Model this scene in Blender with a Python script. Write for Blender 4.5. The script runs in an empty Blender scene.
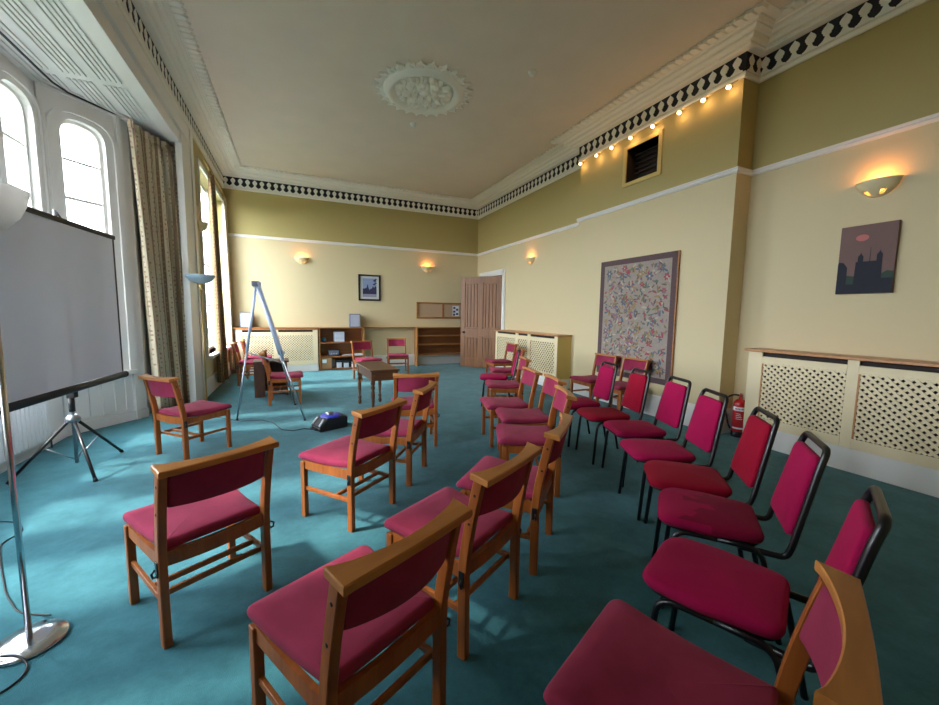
import bpy, bmesh, math, random
from mathutils import Vector, Matrix, noise
random.seed(7)
PI = math.pi
scene = bpy.context.scene
COL = scene.collection

# ------------------------------------------------------------------ materials
def lin(c):
    return tuple(((v/255.0)/12.92 if v <= 10 else (((v/255.0)+0.055)/1.055)**2.4) for v in c) + (1.0,)

MATS = {}
def mat(name, rgb, rough=0.6, metal=0.0, spec=0.5, var=0.0, vscale=8.0, bump=0.0, bscale=200.0, sheen=0.0, emit=0.0, emit_rgb=None, coat=0.0, sub=0.0):
    m = bpy.data.materials.new(name); m.use_nodes = True
    nt = m.node_tree; b = nt.nodes['Principled BSDF']
    b.inputs['Base Color'].default_value = lin(rgb)
    b.inputs['Roughness'].default_value = rough
    b.inputs['Metallic'].default_value = metal
    b.inputs['Specular IOR Level'].default_value = spec
    b.inputs['Sheen Weight'].default_value = sheen
    b.inputs['Coat Weight'].default_value = coat
    if emit:
        b.inputs['Emission Color'].default_value = lin(emit_rgb or rgb)
        b.inputs['Emission Strength'].default_value = emit
    tc = None
    if var or bump:
        tc = nt.nodes.new('ShaderNodeTexCoord')
    if var:
        n = nt.nodes.new('ShaderNodeTexNoise'); n.inputs['Scale'].default_value = vscale; n.inputs['Detail'].default_value = 5
        r = nt.nodes.new('ShaderNodeValToRGB')
        c = lin(rgb)
        r.color_ramp.elements[0].position = 0.3; r.color_ramp.elements[1].position = 0.72
        r.color_ramp.elements[0].color = tuple(v*(1-var) for v in c[:3]) + (1,)
        r.color_ramp.elements[1].color = tuple(min(1, v*(1+var)) for v in c[:3]) + (1,)
        nt.links.new(tc.outputs['Object'], n.inputs['Vector']); nt.links.new(n.outputs['Fac'], r.inputs['Fac'])
        nt.links.new(r.outputs['Color'], b.inputs['Base Color'])
    if bump:
        n2 = nt.nodes.new('ShaderNodeTexNoise'); n2.inputs['Scale'].default_value = bscale; n2.inputs['Detail'].default_value = 3
        bp = nt.nodes.new('ShaderNodeBump'); bp.inputs['Strength'].default_value = bump; bp.inputs['Distance'].default_value = 0.004
        nt.links.new(tc.outputs['Object'], n2.inputs['Vector']); nt.links.new(n2.outputs['Fac'], bp.inputs['Height'])
        nt.links.new(bp.outputs['Normal'], b.inputs['Normal'])
    MATS[name] = m
    return m

def wood(name, c1, c2, scale=3.0, stretch=(14, 14, 1.2), rough=0.42, spec=0.45):
    m = bpy.data.materials.new(name); m.use_nodes = True
    nt = m.node_tree; b = nt.nodes['Principled BSDF']
    b.inputs['Roughness'].default_value = rough; b.inputs['Specular IOR Level'].default_value = spec
    tc = nt.nodes.new('ShaderNodeTexCoord'); mp = nt.nodes.new('ShaderNodeMapping'); mp.inputs['Scale'].default_value = stretch
    n = nt.nodes.new('ShaderNodeTexNoise'); n.inputs['Scale'].default_value = scale; n.inputs['Detail'].default_value = 6; n.inputs['Distortion'].default_value = 0.6
    r = nt.nodes.new('ShaderNodeValToRGB'); r.color_ramp.elements[0].position = 0.28; r.color_ramp.elements[1].position = 0.75
    r.color_ramp.elements[0].color = lin(c1); r.color_ramp.elements[1].color = lin(c2)
    L = nt.links.new
    L(tc.outputs['Object'], mp.inputs['Vector']); L(mp.outputs['Vector'], n.inputs['Vector']); L(n.outputs['Fac'], r.inputs['Fac']); L(r.outputs['Color'], b.inputs['Base Color'])
    MATS[name] = m
    return m

def two_tone_wall(name, low, high, zsplit):
    """cream paint below the picture rail, olive ochre paint above it"""
    m = bpy.data.materials.new(name); m.use_nodes = True
    nt = m.node_tree; b = nt.nodes['Principled BSDF']; b.inputs['Roughness'].default_value = 0.6; b.inputs['Specular IOR Level'].default_value = 0.3
    g = nt.nodes.new('ShaderNodeNewGeometry'); s = nt.nodes.new('ShaderNodeSeparateXYZ')
    c = nt.nodes.new('ShaderNodeMath'); c.operation = 'GREATER_THAN'; c.inputs[1].default_value = zsplit
    mx = nt.nodes.new('ShaderNodeMix'); mx.data_type = 'RGBA'; mx.inputs[6].default_value = lin(low); mx.inputs[7].default_value = lin(high)
    n = nt.nodes.new('ShaderNodeTexNoise'); n.inputs['Scale'].default_value = 90; n.inputs['Detail'].default_value = 3
    bp = nt.nodes.new('ShaderNodeBump'); bp.inputs['Strength'].default_value = 0.12; bp.inputs['Distance'].default_value = 0.003
    L = nt.links.new
    L(g.outputs['Position'], s.inputs[0]); L(s.outputs['Z'], c.inputs[0]); L(c.outputs[0], mx.inputs[0]); L(mx.outputs[2], b.inputs['Base Color'])
    L(g.outputs['Position'], n.inputs['Vector']); L(n.outputs['Fac'], bp.inputs['Height']); L(bp.outputs['Normal'], b.inputs['Normal'])
    MATS[name] = m
    return m

def glass_mat(name, tint=(1, 1, 1), gloss=0.06):
    m = bpy.data.materials.new(name); m.use_nodes = True
    nt = m.node_tree; nt.nodes.remove(nt.nodes['Principled BSDF']); out = nt.nodes['Material Output']
    t = nt.nodes.new('ShaderNodeBsdfTransparent'); t.inputs[0].default_value = (*tint, 1)
    g = nt.nodes.new('ShaderNodeBsdfGlossy'); g.inputs['Roughness'].default_value = 0.02
    mx = nt.nodes.new('ShaderNodeMixShader'); mx.inputs[0].default_value = gloss
    nt.links.new(t.outputs[0], mx.inputs[1]); nt.links.new(g.outputs[0], mx.inputs[2]); nt.links.new(mx.outputs[0], out.inputs[0])
    MATS[name] = m
    return m

def frosted(name, rgb, f=.5):
    m = bpy.data.materials.new(name); m.use_nodes = True
    nt = m.node_tree; b = nt.nodes['Principled BSDF']; b.inputs['Base Color'].default_value = lin(rgb); b.inputs['Roughness'].default_value = .35
    t = nt.nodes.new('ShaderNodeBsdfTranslucent'); t.inputs[0].default_value = lin(rgb)
    mx = nt.nodes.new('ShaderNodeMixShader'); mx.inputs[0].default_value = f
    nt.links.new(b.outputs[0], mx.inputs[1]); nt.links.new(t.outputs[0], mx.inputs[2]); nt.links.new(mx.outputs[0], nt.nodes['Material Output'].inputs[0])
    return m
LOWP, HIGHP = (214, 198, 158), (180, 164, 108)
M_WALL = two_tone_wall('wall_paint', LOWP, HIGHP, 3.245)
M_CREAM = mat('cream_paint', (230, 214, 176), 0.55)
M_OCHRE = mat('ochre_paint', (208, 184, 112), 0.6)
M_WHITE = mat('white_gloss', (232, 230, 226), 0.4)
M_BAYW = mat('bay_white', (226, 224, 222), 0.5)
M_CORN = mat('cornice_white', (240, 237, 228), 0.6)
M_DARK = mat('frieze_black', (14, 15, 26), 0.7)
M_CEIL = mat('ceiling_paint', (218, 205, 190), 0.8, var=0.03, vscale=2)
M_HALL = mat('hall_white', (205, 208, 212), 0.7)
M_GRASS = mat('lawn_grass', (60, 68, 46), 0.9, var=0.25, vscale=3)
M_GLASS = glass_mat('window_glass')
M_CHWOOD = wood('beech_orange', (140, 74, 28), (176, 102, 44), 2.2, (10, 10, 1.0), 0.38)
M_RAILW = wood('beech_rail', (172, 108, 50), (202, 138, 74), 2.2, (1.5, 10, 10), 0.35)
M_SHELFW = wood('shelf_oak', (142, 88, 44), (176, 116, 62), 2.0, (1.2, 10, 10), 0.5)
M_SHELFD = wood('shelf_back', (118, 72, 38), (146, 92, 48), 2.0, (1.2, 10, 10), 0.6)
M_DOORW = wood('pine_door', (112, 72, 42), (150, 102, 62), 2.0, (9, 9, 0.7), 0.45)
M_TABLEW = wood('dark_oak', (84, 54, 36), (116, 76, 48), 2.5, (1.5, 9, 9), 0.4)
M_DESKW = wood('walnut', (58, 36, 26), (88, 54, 36), 2.5, (9, 9, 1.2), 0.45)
M_TOPW = wood('cover_top', (178, 122, 78), (204, 150, 102), 2.0, (9, 1.2, 9), 0.35)
M_BURG = mat('burgundy_cloth', (150, 50, 79), 0.9, spec=0.12, var=0.13, vscale=9, bump=0.25, bscale=700, sheen=0.06)
M_MAG = mat('crimson_pink_cloth', (162, 14, 72), 0.85, spec=0.12, var=0.05, vscale=6, bump=0.2, bscale=800, sheen=0.04)
M_RED = mat('crimson_red_cloth', (152, 12, 44), 0.85, spec=0.12, var=0.05, vscale=6, bump=0.2, bscale=800, sheen=0.04)
M_BLACK = mat('black_steel', (16, 16, 20), 0.32, spec=0.6)
M_BLKP = mat('black_plastic', (20, 20, 24), 0.5)
M_CHROME = mat('chrome', (205, 205, 210), 0.18, metal=1.0)
M_STEEL = mat('grey_steel', (165, 168, 175), 0.35, metal=0.9)
M_ALU = mat('pale_aluminium', (196, 206, 226), 0.4, metal=0.35)
M_BRASS = mat('brass', (196, 168, 110), 0.3, metal=0.9)
M_GREYSC = None
M_GREYSC = frosted('screen_cloth', (208, 210, 216), .16)
M_FROST = frosted('frosted_glass', (238, 236, 232))
M_FROST2 = frosted('blue_frosted_glass', (190, 212, 226))
M_CERAM = mat('cream_ceramic', (232, 214, 170), 0.4)
M_BULB = mat('lit_bulb', (255, 214, 160), 0.4, emit=9.0, emit_rgb=(255, 214, 168))
M_GLOW = mat('lamp_glow', (255, 190, 100), 0.4, emit=3.0, emit_rgb=(255, 190, 96))
M_CORK = mat('cork', (184, 156, 128), 0.9, var=0.1, vscale=60)
M_PAPER = mat('paper_white', (226, 230, 236), 0.8)
M_BLUEP = mat('blue_print', (50, 66, 110), 0.8)
M_REDEX = mat('extinguisher_red', (182, 22, 30), 0.3, coat=0.3)
M_GREYB = mat('pale_grey_plastic', (172, 176, 194), 0.5)
M_GREYD = mat('slate_plastic', (104, 106, 122), 0.5)
M_CARD = mat('cardboard', (158, 122, 84), 0.8)
M_BLUE = mat('cobalt_plastic', (44, 54, 170), 0.3)
M_TEALP = mat('teal_plastic', (30, 110, 140), 0.4)
M_VENTD = mat('vent_dark', (46, 34, 28), 0.8)
M_RADW = mat('radiator_white', (226, 226, 228), 0.4)

def carpet():
    m = bpy.data.materials.new('teal_carpet'); m.use_nodes = True
    nt = m.node_tree; b = nt.nodes['Principled BSDF']; b.inputs['Roughness'].default_value = 0.95; b.inputs['Specular IOR Level'].default_value = 0.12
    b.inputs['Sheen Weight'].default_value = 0.15
    tc = nt.nodes.new('ShaderNodeTexCoord')
    n = nt.nodes.new('ShaderNodeTexNoise'); n.inputs['Scale'].default_value = 3.0; n.inputs['Detail'].default_value = 12; n.inputs['Roughness'].default_value = 0.82
    r = nt.nodes.new('ShaderNodeValToRGB'); r.color_ramp.elements[0].position = 0.36; r.color_ramp.elements[1].position = 0.66
    r.color_ramp.elements[0].color = lin((36, 94, 106)); r.color_ramp.elements[1].color = lin((62, 124, 136))
    n2 = nt.nodes.new('ShaderNodeTexNoise'); n2.inputs['Scale'].default_value = 260; n2.inputs['Detail'].default_value = 2
    bp = nt.nodes.new('ShaderNodeBump'); bp.inputs['Strength'].default_value = 0.5; bp.inputs['Distance'].default_value = 0.006
    L = nt.links.new
    L(tc.outputs['Object'], n.inputs['Vector']); L(n.outputs['Fac'], r.inputs['Fac']); L(r.outputs['Color'], b.inputs['Base Color'])
    L(tc.outputs['Object'], n2.inputs['Vector']); L(n2.outputs['Fac'], bp.inputs['Height']); L(bp.outputs['Normal'], b.inputs['Normal'])
    return m
M_CARPET = carpet()

def curtain_mat(name, base, dark, dot):
    m = bpy.data.materials.new(name); m.use_nodes = True
    nt = m.node_tree; b = nt.nodes['Principled BSDF']; b.inputs['Roughness'].default_value = 0.9; b.inputs['Specular IOR Level'].default_value = 0.1
    b.inputs['Sheen Weight'].default_value = 0.2
    uv = nt.nodes.new('ShaderNodeUVMap')
    mp = nt.nodes.new('ShaderNodeMapping'); mp.inputs['Scale'].default_value = (44, 15, 20)
    v = nt.nodes.new('ShaderNodeTexVoronoi'); v.inputs['Randomness'].default_value = 0.25; v.inputs['Scale'].default_value = 1.0
    lt = nt.nodes.new('ShaderNodeMath'); lt.operation = 'LESS_THAN'; lt.inputs[1].default_value = 0.22
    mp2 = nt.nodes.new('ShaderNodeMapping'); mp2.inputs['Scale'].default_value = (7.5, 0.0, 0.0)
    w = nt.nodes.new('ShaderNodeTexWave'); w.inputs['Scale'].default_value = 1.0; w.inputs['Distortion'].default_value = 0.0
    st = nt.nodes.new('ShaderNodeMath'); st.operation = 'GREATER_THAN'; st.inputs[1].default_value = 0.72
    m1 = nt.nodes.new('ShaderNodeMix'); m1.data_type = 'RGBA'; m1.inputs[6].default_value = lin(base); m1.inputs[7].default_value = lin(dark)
    m2 = nt.nodes.new('ShaderNodeMix'); m2.data_type = 'RGBA'; m2.inputs[7].default_value = lin(dot)
    L = nt.links.new
    L(uv.outputs[0], mp.inputs[0]); L(mp.outputs[0], v.inputs['Vector']); L(v.outputs['Distance'], lt.inputs[0])
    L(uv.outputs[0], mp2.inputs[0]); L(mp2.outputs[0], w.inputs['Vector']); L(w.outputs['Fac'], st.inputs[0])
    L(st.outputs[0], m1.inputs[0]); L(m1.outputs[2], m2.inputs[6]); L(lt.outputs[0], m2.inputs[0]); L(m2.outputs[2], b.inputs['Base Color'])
    return m
M_CURT = curtain_mat('floral_curtain', (228, 216, 190), (160, 136, 108), (196, 160, 140))  # printed stripes, dark tone strengthened to paint fold shading into the cloth colour
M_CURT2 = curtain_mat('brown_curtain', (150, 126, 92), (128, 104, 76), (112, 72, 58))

# ------------------------------------------------------------------ mesh builder
class MB:
    def __init__(s):
        s.bm = bmesh.new(); s.mats = []
    def mi(s, m):
        if m not in s.mats: s.mats.append(m)
        return s.mats.index(m)
    def faces(s, verts, faces, m, M=None, smooth=False):
        k = s.mi(m)
        vs = [s.bm.verts.new(M @ Vector(v) if M else Vector(v)) for v in verts]
        out = []
        for f in faces:
            try:
                fc = s.bm.faces.new([vs[i] for i in f]); fc.material_index = k; fc.smooth = smooth; out.append(fc)
            except ValueError:
                pass
        return vs, out
    def box(s, lo, hi, m, M=None, bev=0.0):
        x0, y0, z0 = lo; x1, y1, z1 = hi
        v = [(x0, y0, z0), (x1, y0, z0), (x1, y1, z0), (x0, y1, z0), (x0, y0, z1), (x1, y0, z1), (x1, y1, z1), (x0, y1, z1)]
        f = [(3, 2, 1, 0), (4, 5, 6, 7), (0, 1, 5, 4), (1, 2, 6, 5), (2, 3, 7, 6), (3, 0, 4, 7)]
        vs, fs = s.faces(v, f, m, M)
        if bev > 0:
            es = list({e for fc in fs for e in fc.edges})
            r = bmesh.ops.bevel(s.bm, geom=es, offset=bev, segments=2, affect='EDGES', profile=0.5)
            for fc in r['faces']: fc.material_index = s.mi(m)
        return s
    def prism(s, poly, z0, z1, m, M=None):
        """polygon in xy (counter-clockwise), extruded in z"""
        n = len(poly)
        v = [(x, y, z0) for x, y in poly] + [(x, y, z1) for x, y in poly]
        f = [tuple(range(n - 1, -1, -1)), tuple(range(n, 2*n))] + [(i, (i+1) % n, n + (i+1) % n, n + i) for i in range(n)]
        s.faces(v, f, m, M); return s
    def tube(s, pts, r, m, seg=10, M=None, closed=False, caps=True):
        pts = [Vector(p) for p in pts]; n = len(pts)
        rs = r if isinstance(r, (list, tuple)) else [r]*n
        tang = []
        for i in range(n):
            a = pts[i-1] if (i > 0 or closed) else pts[i]; b = pts[(i+1) % n] if (i < n-1 or closed) else pts[i]
            t = (b - a); tang.append(t.normalized() if t.length > 1e-9 else Vector((0, 0, 1)))
        up = Vector((0, 0, 1)) if abs(tang[0].z) < 0.9 else Vector((1, 0, 0))
        nrm = (up - tang[0]*up.dot(tang[0])).normalized()
        v = []
        for i in range(n):
            nrm = (nrm - tang[i]*nrm.dot(tang[i]))
            nrm = nrm.normalized() if nrm.length > 1e-6 else tang[i].orthogonal().normalized()
            bn = tang[i].cross(nrm)
            for k in range(seg):
                a = 2*PI*k/seg
                v.append(pts[i] + (nrm*math.cos(a) + bn*math.sin(a))*rs[i])
        f = []
        for i in range(n if closed else n-1):
            j = (i+1) % n
            for k in range(seg):
                f.append((i*seg+k, i*seg+(k+1) % seg, j*seg+(k+1) % seg, j*seg+k))
        if caps and not closed:
            f.append(tuple(range(seg-1, -1, -1))); f.append(tuple((n-1)*seg+k for k in range(seg)))
        s.faces(v, f, m, M, smooth=True); return s
    def lathe(s, prof, m, seg=24, M=None, smooth=True):
        """profile [(r, z)] turned about z"""
        v = []; idx = []
        for r, z in prof:
            if r < 1e-6:
                idx.append([len(v)]*seg); v.append((0, 0, z))
            else:
                idx.append(list(range(len(v), len(v)+seg)))
                v += [(r*math.cos(2*PI*k/seg), r*math.sin(2*PI*k/seg), z) for k in range(seg)]
        f = []
        for i in range(len(prof)-1):
            for k in range(seg):
                q = [idx[i][k], idx[i][(k+1) % seg], idx[i+1][(k+1) % seg], idx[i+1][k]]
                q2 = []
                for a in q:
                    if a not in q2: q2.append(a)
                if len(q2) > 2: f.append(tuple(q2))
        s.faces(v, f, m, M, smooth); return s
    def sweep(s, path, sec, m, M=None, smooth=False):
        """section [(u, w)] carried along path points; frames: list of (point, u-axis, w-axis)"""
        v = []; n = len(sec)
        for p, u, w in path:
            for a, b in sec: v.append(Vector(p) + Vector(u)*a + Vector(w)*b)
        f = []
        for i in range(len(path)-1):
            for k in range(n):
                f.append((i*n+k, i*n+(k+1) % n, (i+1)*n+(k+1) % n, (i+1)*n+k))
        f.append(tuple(range(n-1, -1, -1))); f.append(tuple((len(path)-1)*n+k for k in range(n)))
        s.faces(v, f, m, M, smooth); return s
    def pad(s, outline, th, m, dome=0.01, warp=None, M=None, rnd=0.014):
        """upholstered pad: rounded slab over an outline [(x, y)] from z=0 to z=th"""
        n = len(outline)
        cx = sum(p[0] for p in outline)/n; cy = sum(p[1] for p in outline)/n
        def inset(d):
            o = []
            for i in range(n):
                a = Vector(outline[i-1]); b = Vector(outline[(i+1) % n]); t = (b-a)
                nn = Vector((-t.y, t.x)).normalized(); o.append((outline[i][0]+nn.x*d, outline[i][1]+nn.y*d))
            return o
        rings = [(inset(rnd), 0.0), (inset(rnd*.3), rnd*.3), (inset(0), rnd), (inset(0), th-rnd), (inset(rnd*.3), th-rnd*.3), (inset(rnd), th)]
        base = inset(rnd)
        for k in (0.8, 0.55, 0.28):
            rings.append(([(cx+(x-cx)*k, cy+(y-cy)*k) for x, y in base], th+dome*(1-k*k)))
        v = []
        for o, z in rings: v += [(x, y, z) for x, y in o]
        c = len(v); v.append((cx, cy, th+dome))
        cb = len(v); v.append((cx, cy, 0.0))
        f = []
        R = len(rings)
        for i in range(R-1):
            for k in range(n): f.append((i*n+k, i*n+(k+1) % n, (i+1)*n+(k+1) % n, (i+1)*n+k))
        for k in range(n):
            f.append(((R-1)*n+k, (R-1)*n+(k+1) % n, c)); f.append(((k+1) % n, k, cb))
        if warp: v = [warp(*p) for p in v]
        s.faces(v, f, m, M, True); return s
    def build(s, name, parent=None, smooth_angle=None):
        me = bpy.data.meshes.new(name)
        bmesh.ops.recalc_face_normals(s.bm, faces=s.bm.faces[:])
        s.bm.to_mesh(me); s.bm.free()
        for m in s.mats: me.materials.append(m)
        o = bpy.data.objects.new(name, me); COL.objects.link(o)
        if parent: o.parent = parent
        return o

def rounded_poly(pts, r, seg=5):
    """round the corners of a counter-clockwise polygon; r number or list"""
    n = len(pts); out = []
    for i in range(n):
        p = Vector(pts[i]); a = Vector(pts[i-1]); b = Vector(pts[(i+1) % n])
        rr = r[i] if isinstance(r, (list, tuple)) else r
        da = (a-p).normalized(); db = (b-p).normalized()
        half = da.angle(db)/2; d = min(rr/math.tan(half), (a-p).length*.48, (b-p).length*.48)
        p0 = p+da*d; p1 = p+db*d
        for k in range(seg+1):
            t = k/seg
            q = p0*(1-t)**2 + p*2*t*(1-t) + p1*t*t
            out.append((q.x, q.y))
    return out

def densify(poly, d):
    out = []
    for i in range(len(poly)):
        a = Vector(poly[i]); b = Vector(poly[(i+1) % len(poly)])
        n = max(1, int((b-a).length/d))
        for k in range(n):
            q = a.lerp(b, k/n); out.append((q.x, q.y))
    return out

def arc3(p0, p1, p2, seg=6):
    p0, p1, p2 = Vector(p0), Vector(p1), Vector(p2)
    return [p0*(1-t)**2 + p1*2*t*(1-t) + p2*t*t for t in [k/seg for k in range(seg+1)]]

def smooth_tube_path(pts, r, seg=5):
    pts = [Vector(p) for p in pts]; out = [pts[0]]
    for i in range(1, len(pts)-1):
        p = pts[i]; da = pts[i-1]-p; db = pts[i+1]-p
        d = min(r, da.length*.48, db.length*.48)
        out += arc3(p+da.normalized()*d, p, p+db.normalized()*d, seg)
    out.append(pts[-1]); return out

def R(deg): return math.radians(deg)
def T(x, y, z, rz=0.0): return Matrix.Translation((x, y, z)) @ Matrix.Rotation(rz, 4, 'Z')

def tag(o, label, cat, group=None):
    o['label'] = label; o['category'] = cat
    if group: o['group'] = group
    return o
def thing(name, label, cat, loc=(0, 0, 0), rz=0.0, group=None):
    o = bpy.data.objects.new(name, None); COL.objects.link(o)
    o.empty_display_size = 0.1
    o.location = loc; o.rotation_euler = (0, 0, rz)
    return tag(o, label, cat, group)
def struct(o):
    o['kind'] = 'structure'; return o
def dup(root, loc, rz, label, group=None):
    def cp(o, parent):
        c = o.copy(); COL.objects.link(c)
        if parent: c.parent = parent
        for ch in o.children: cp(ch, c)
        return c
    r = cp(root, None); r.location = loc; r.rotation_euler = (0, 0, rz); r['label'] = label
    if group: r['group'] = group
    return r

# ------------------------------------------------------------------ room dimensions (metres)
XL, XR, XN, XC = -1.433, 5.13, 5.215, 4.93
YB, YF = 10.85, -1.6
Y1, Y2 = 6.008, 3.138
ZC, ZR, ZT = 4.32, 3.245, 4.76          # cornice foot, picture rail, ceiling
BX, BW = -2.5, -1.93                     # bay front wall, bay side wall
P0, P1 = (-2.5, 6.04), (-1.93, 6.76)     # canted bay facet
OPY = 7.13                               # bay opening end
ZB, ZS = 3.92, 3.99                      # beam underside, bay ceiling

# floor
MB().box((-2.9, YF-.2, -0.15), (5.5, YB+.2, 0), M_CARPET).build('floor')['kind'] = 'structure'
MB().box((XL-.3, YF-.2, ZT), (5.5, YB+.2, ZT+.15), M_CEIL).build('ceiling')['kind'] = 'structure'
# lawn outside
MB().box((-60, -40, -0.9), (-2.95, 60, -0.7), M_GRASS).build('ground')['kind'] = 'structure'

# right wall: near part, chimney breast, far part with doorway
DOOR0, DOOR1, DOORH = 9.25, 10.50, 2.56
w = MB()
w.box((XN, YF-.2, 0), (XN+.25, Y2, ZT), M_WALL)
w.box((XC, Y2, 0), (XN+.25, 4.284, ZT), M_WALL)          # chimney breast around the vent recess
w.box((XC, 4.894, 0), (XN+.25, Y1, ZT), M_WALL)
w.box((XC, 4.284, 0), (XN+.25, 4.894, 3.62), M_WALL)
w.box((XC, 4.284, 4.13), (XN+.25, 4.894, ZT), M_WALL)
w.box((XR, Y1, 0), (XR+.33, DOOR0, ZT), M_WALL)
w.box((XR, DOOR1, 0), (XR+.33, YB+.2, ZT), M_WALL)
w.box((XR, DOOR0, DOORH), (XR+.33, DOOR1, ZT), M_WALL)
struct(w.build('wall_right'))
struct(MB().box((XL-.3, YB, 0), (XR, YB+.2, ZT), M_WALL).build('wall_back'))
struct(MB().box((-2.9, YF-.2, 0), (XN, YF, ZT), M_WALL).build('wall_front'))
# hall beyond the doorway
h = MB()
h.box((XR+.34, DOOR0-.6, 0), (XR+1.9, DOOR0-.5, 3.2), M_HALL); h.box((XR+.34, DOOR1+.5, 0), (XR+1.9, DOOR1+.6, 3.2), M_HALL)
h.box((XR+1.8, DOOR0-.5, 0), (XR+1.9, DOOR1+.5, 3.2), M_HALL); h.box((XR+.34, DOOR0-.5, 3.1), (XR+1.8, DOOR1+.5, 3.2), M_HALL)
h.box((XR+.2, DOOR0-.5, -.1), (XR+1.8, DOOR1+.5, -.001), M_CARPET)
struct(h.build('wall_hallway'))
d = MB()
for a, b in ((DOOR0-.15, DOOR0), (DOOR1, DOOR1+.15)):
    d.box((XR-.03, a, 0), (XR+.33, b, DOORH+.15), M_WHITE); d.box((XR-.045, a+.03, 0), (XR-.029, b-.04, DOORH+.13), M_WHITE)
d.box((XR-.03, DOOR0, DOORH), (XR+.33, DOOR1, DOORH+.15), M_WHITE); d.box((XR-.045, DOOR0-.1, DOORH+.04), (XR-.029, DOOR1+.1, DOORH+.12), M_WHITE)
struct(d.build('trim_1'))

# left wall with the far window, beam over the bay, pilasters
WY0, WY1, WZ0, WZ1 = 8.22, 10.66, 0.70, 3.98
NB = 1.28                                # near end of bay opening
w = MB()
w.box((XL-.3, OPY+.66, 0), (XL, WY0, ZT), M_WALL)
w.box((XL-.3, WY1, 0), (XL, YB, ZT), M_WALL)
w.box((XL-.3, WY0, 0), (XL, WY1, WZ0), M_WALL)
w.box((XL-.3, WY0, WZ1), (XL, WY1, ZT), M_WALL)
w.box((XL-.3, YF, 0), (XL, NB-.4, ZT), M_WALL)
struct(w.build('wall_left'))
w = MB()
w.box((XL-.07, OPY, 0), (XL+.012, OPY+.66, ZC+.02), M_WHITE)            # pilasters
w.box((XL-.07, OPY+.50, 0), (XL+.03, OPY+.66, ZC+.02), M_WHITE)
w.box((XL-.07, NB-.4, 0), (XL+.012, NB, ZC+.02), M_WHITE)
w.box((XL-.16, NB, ZB), (XL-.012, OPY, ZT), M_WHITE)                   # beam in two fascias
w.box((XL-.012, NB, ZB+.17), (XL+.012, OPY, ZC+.02), M_WHITE)
w.box((XL-.06, NB, ZB+.155), (XL+.03, OPY+.3, ZB+.185), M_WHITE)
w.box((XL-.07, OPY, ZC), (XL, OPY+.66, ZT), M_WALL); w.box((XL-.07, NB-.4, ZC), (XL, NB, ZT), M_WALL)
struct(w.build('trim_2'))

# ------------------------------------------------------------------ bay
def wall_frame(a, b):
    """matrix: local x along the wall a->b, local y out of the room, z up"""
    a = Vector(a); b = Vector(b); t = (b-a).normalized()
    n = Vector((-t.y, t.x))              # out of the room for walls walked towards +Y on the left side
    return Matrix(((t.x, n.x, 0, a.x), (t.y, n.y, 0, a.y), (0, 0, 1, 0), (0, 0, 0, 1))), (b-a).length

def arch(x0, x1, zs, rise, seg=12):
    """points of an arch head from x1 to x0 (springing zs)"""
    c = (x0+x1)/2; w = (x1-x0)/2
    pw = lambda q: math.copysign(abs(q)**.72, q)
    return [(c+w*pw(math.cos(PI*k/seg)) if 0 < k < seg else (x1 if k == 0 else x0), zs+rise*pw(max(0.0, math.sin(PI*k/seg))) if 0 < k < seg else zs) for k in range(seg+1)]

def bay_wall(mb, Mw, L, wins, z1, m, th=0.22):
    """wall with arched openings; wins = [(x0, x1, sill, spring, rise)]"""
    x = 0.0
    for x0, x1, s0, zs, rise in wins:
        mb.box((x, 0, 0), (x0, th, z1), m, Mw)
        mb.box((x0, 0, 0), (x1, th, s0), m, Mw)
        A = arch(x0, x1, zs, rise)
        for k in range(len(A)-1):
            (xa, za), (xb, zb) = A[k], A[k+1]
            v = [(xa, 0, za), (xb, 0, zb), (xb, 0, z1), (xa, 0, z1), (xa, th, za), (xb, th, zb), (xb, th, z1), (xa, th, z1)]
            f = [(0, 1, 2, 3), (7, 6, 5, 4), (0, 4, 5, 1), (3, 2, 6, 7)]
            mb.faces(v, f, m, Mw)
        x = x1
    mb.box((x, 0, 0), (L, th, z1), m, Mw)

def outline_pts(x0, x1, s0, zs, rise, inset):
    A = arch(x0+inset, x1-inset, zs, max(rise-inset, .02))
    return [(x0+inset, s0+inset)] + [(x1-inset, s0+inset)] + A     # closed, counter-clockwise

def frame_ring(mb, o, i, y0, y1, m, Mw):
    n = len(o)
    v = [(x, y0, z) for x, z in o] + [(x, y0, z) for x, z in i] + [(x, y1, z) for x, z in o] + [(x, y1, z) for x, z in i]
    f = []
    for k in range(n):
        j = (k+1) % n
        f += [(k, j, n+j, n+k), (2*n+j, 2*n+k, 3*n+k, 3*n+j), (n+k, n+j, 3*n+j, 3*n+k), (j, k, 2*n+k, 2*n+j)]
    mb.faces(v, f, m, Mw)

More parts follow.
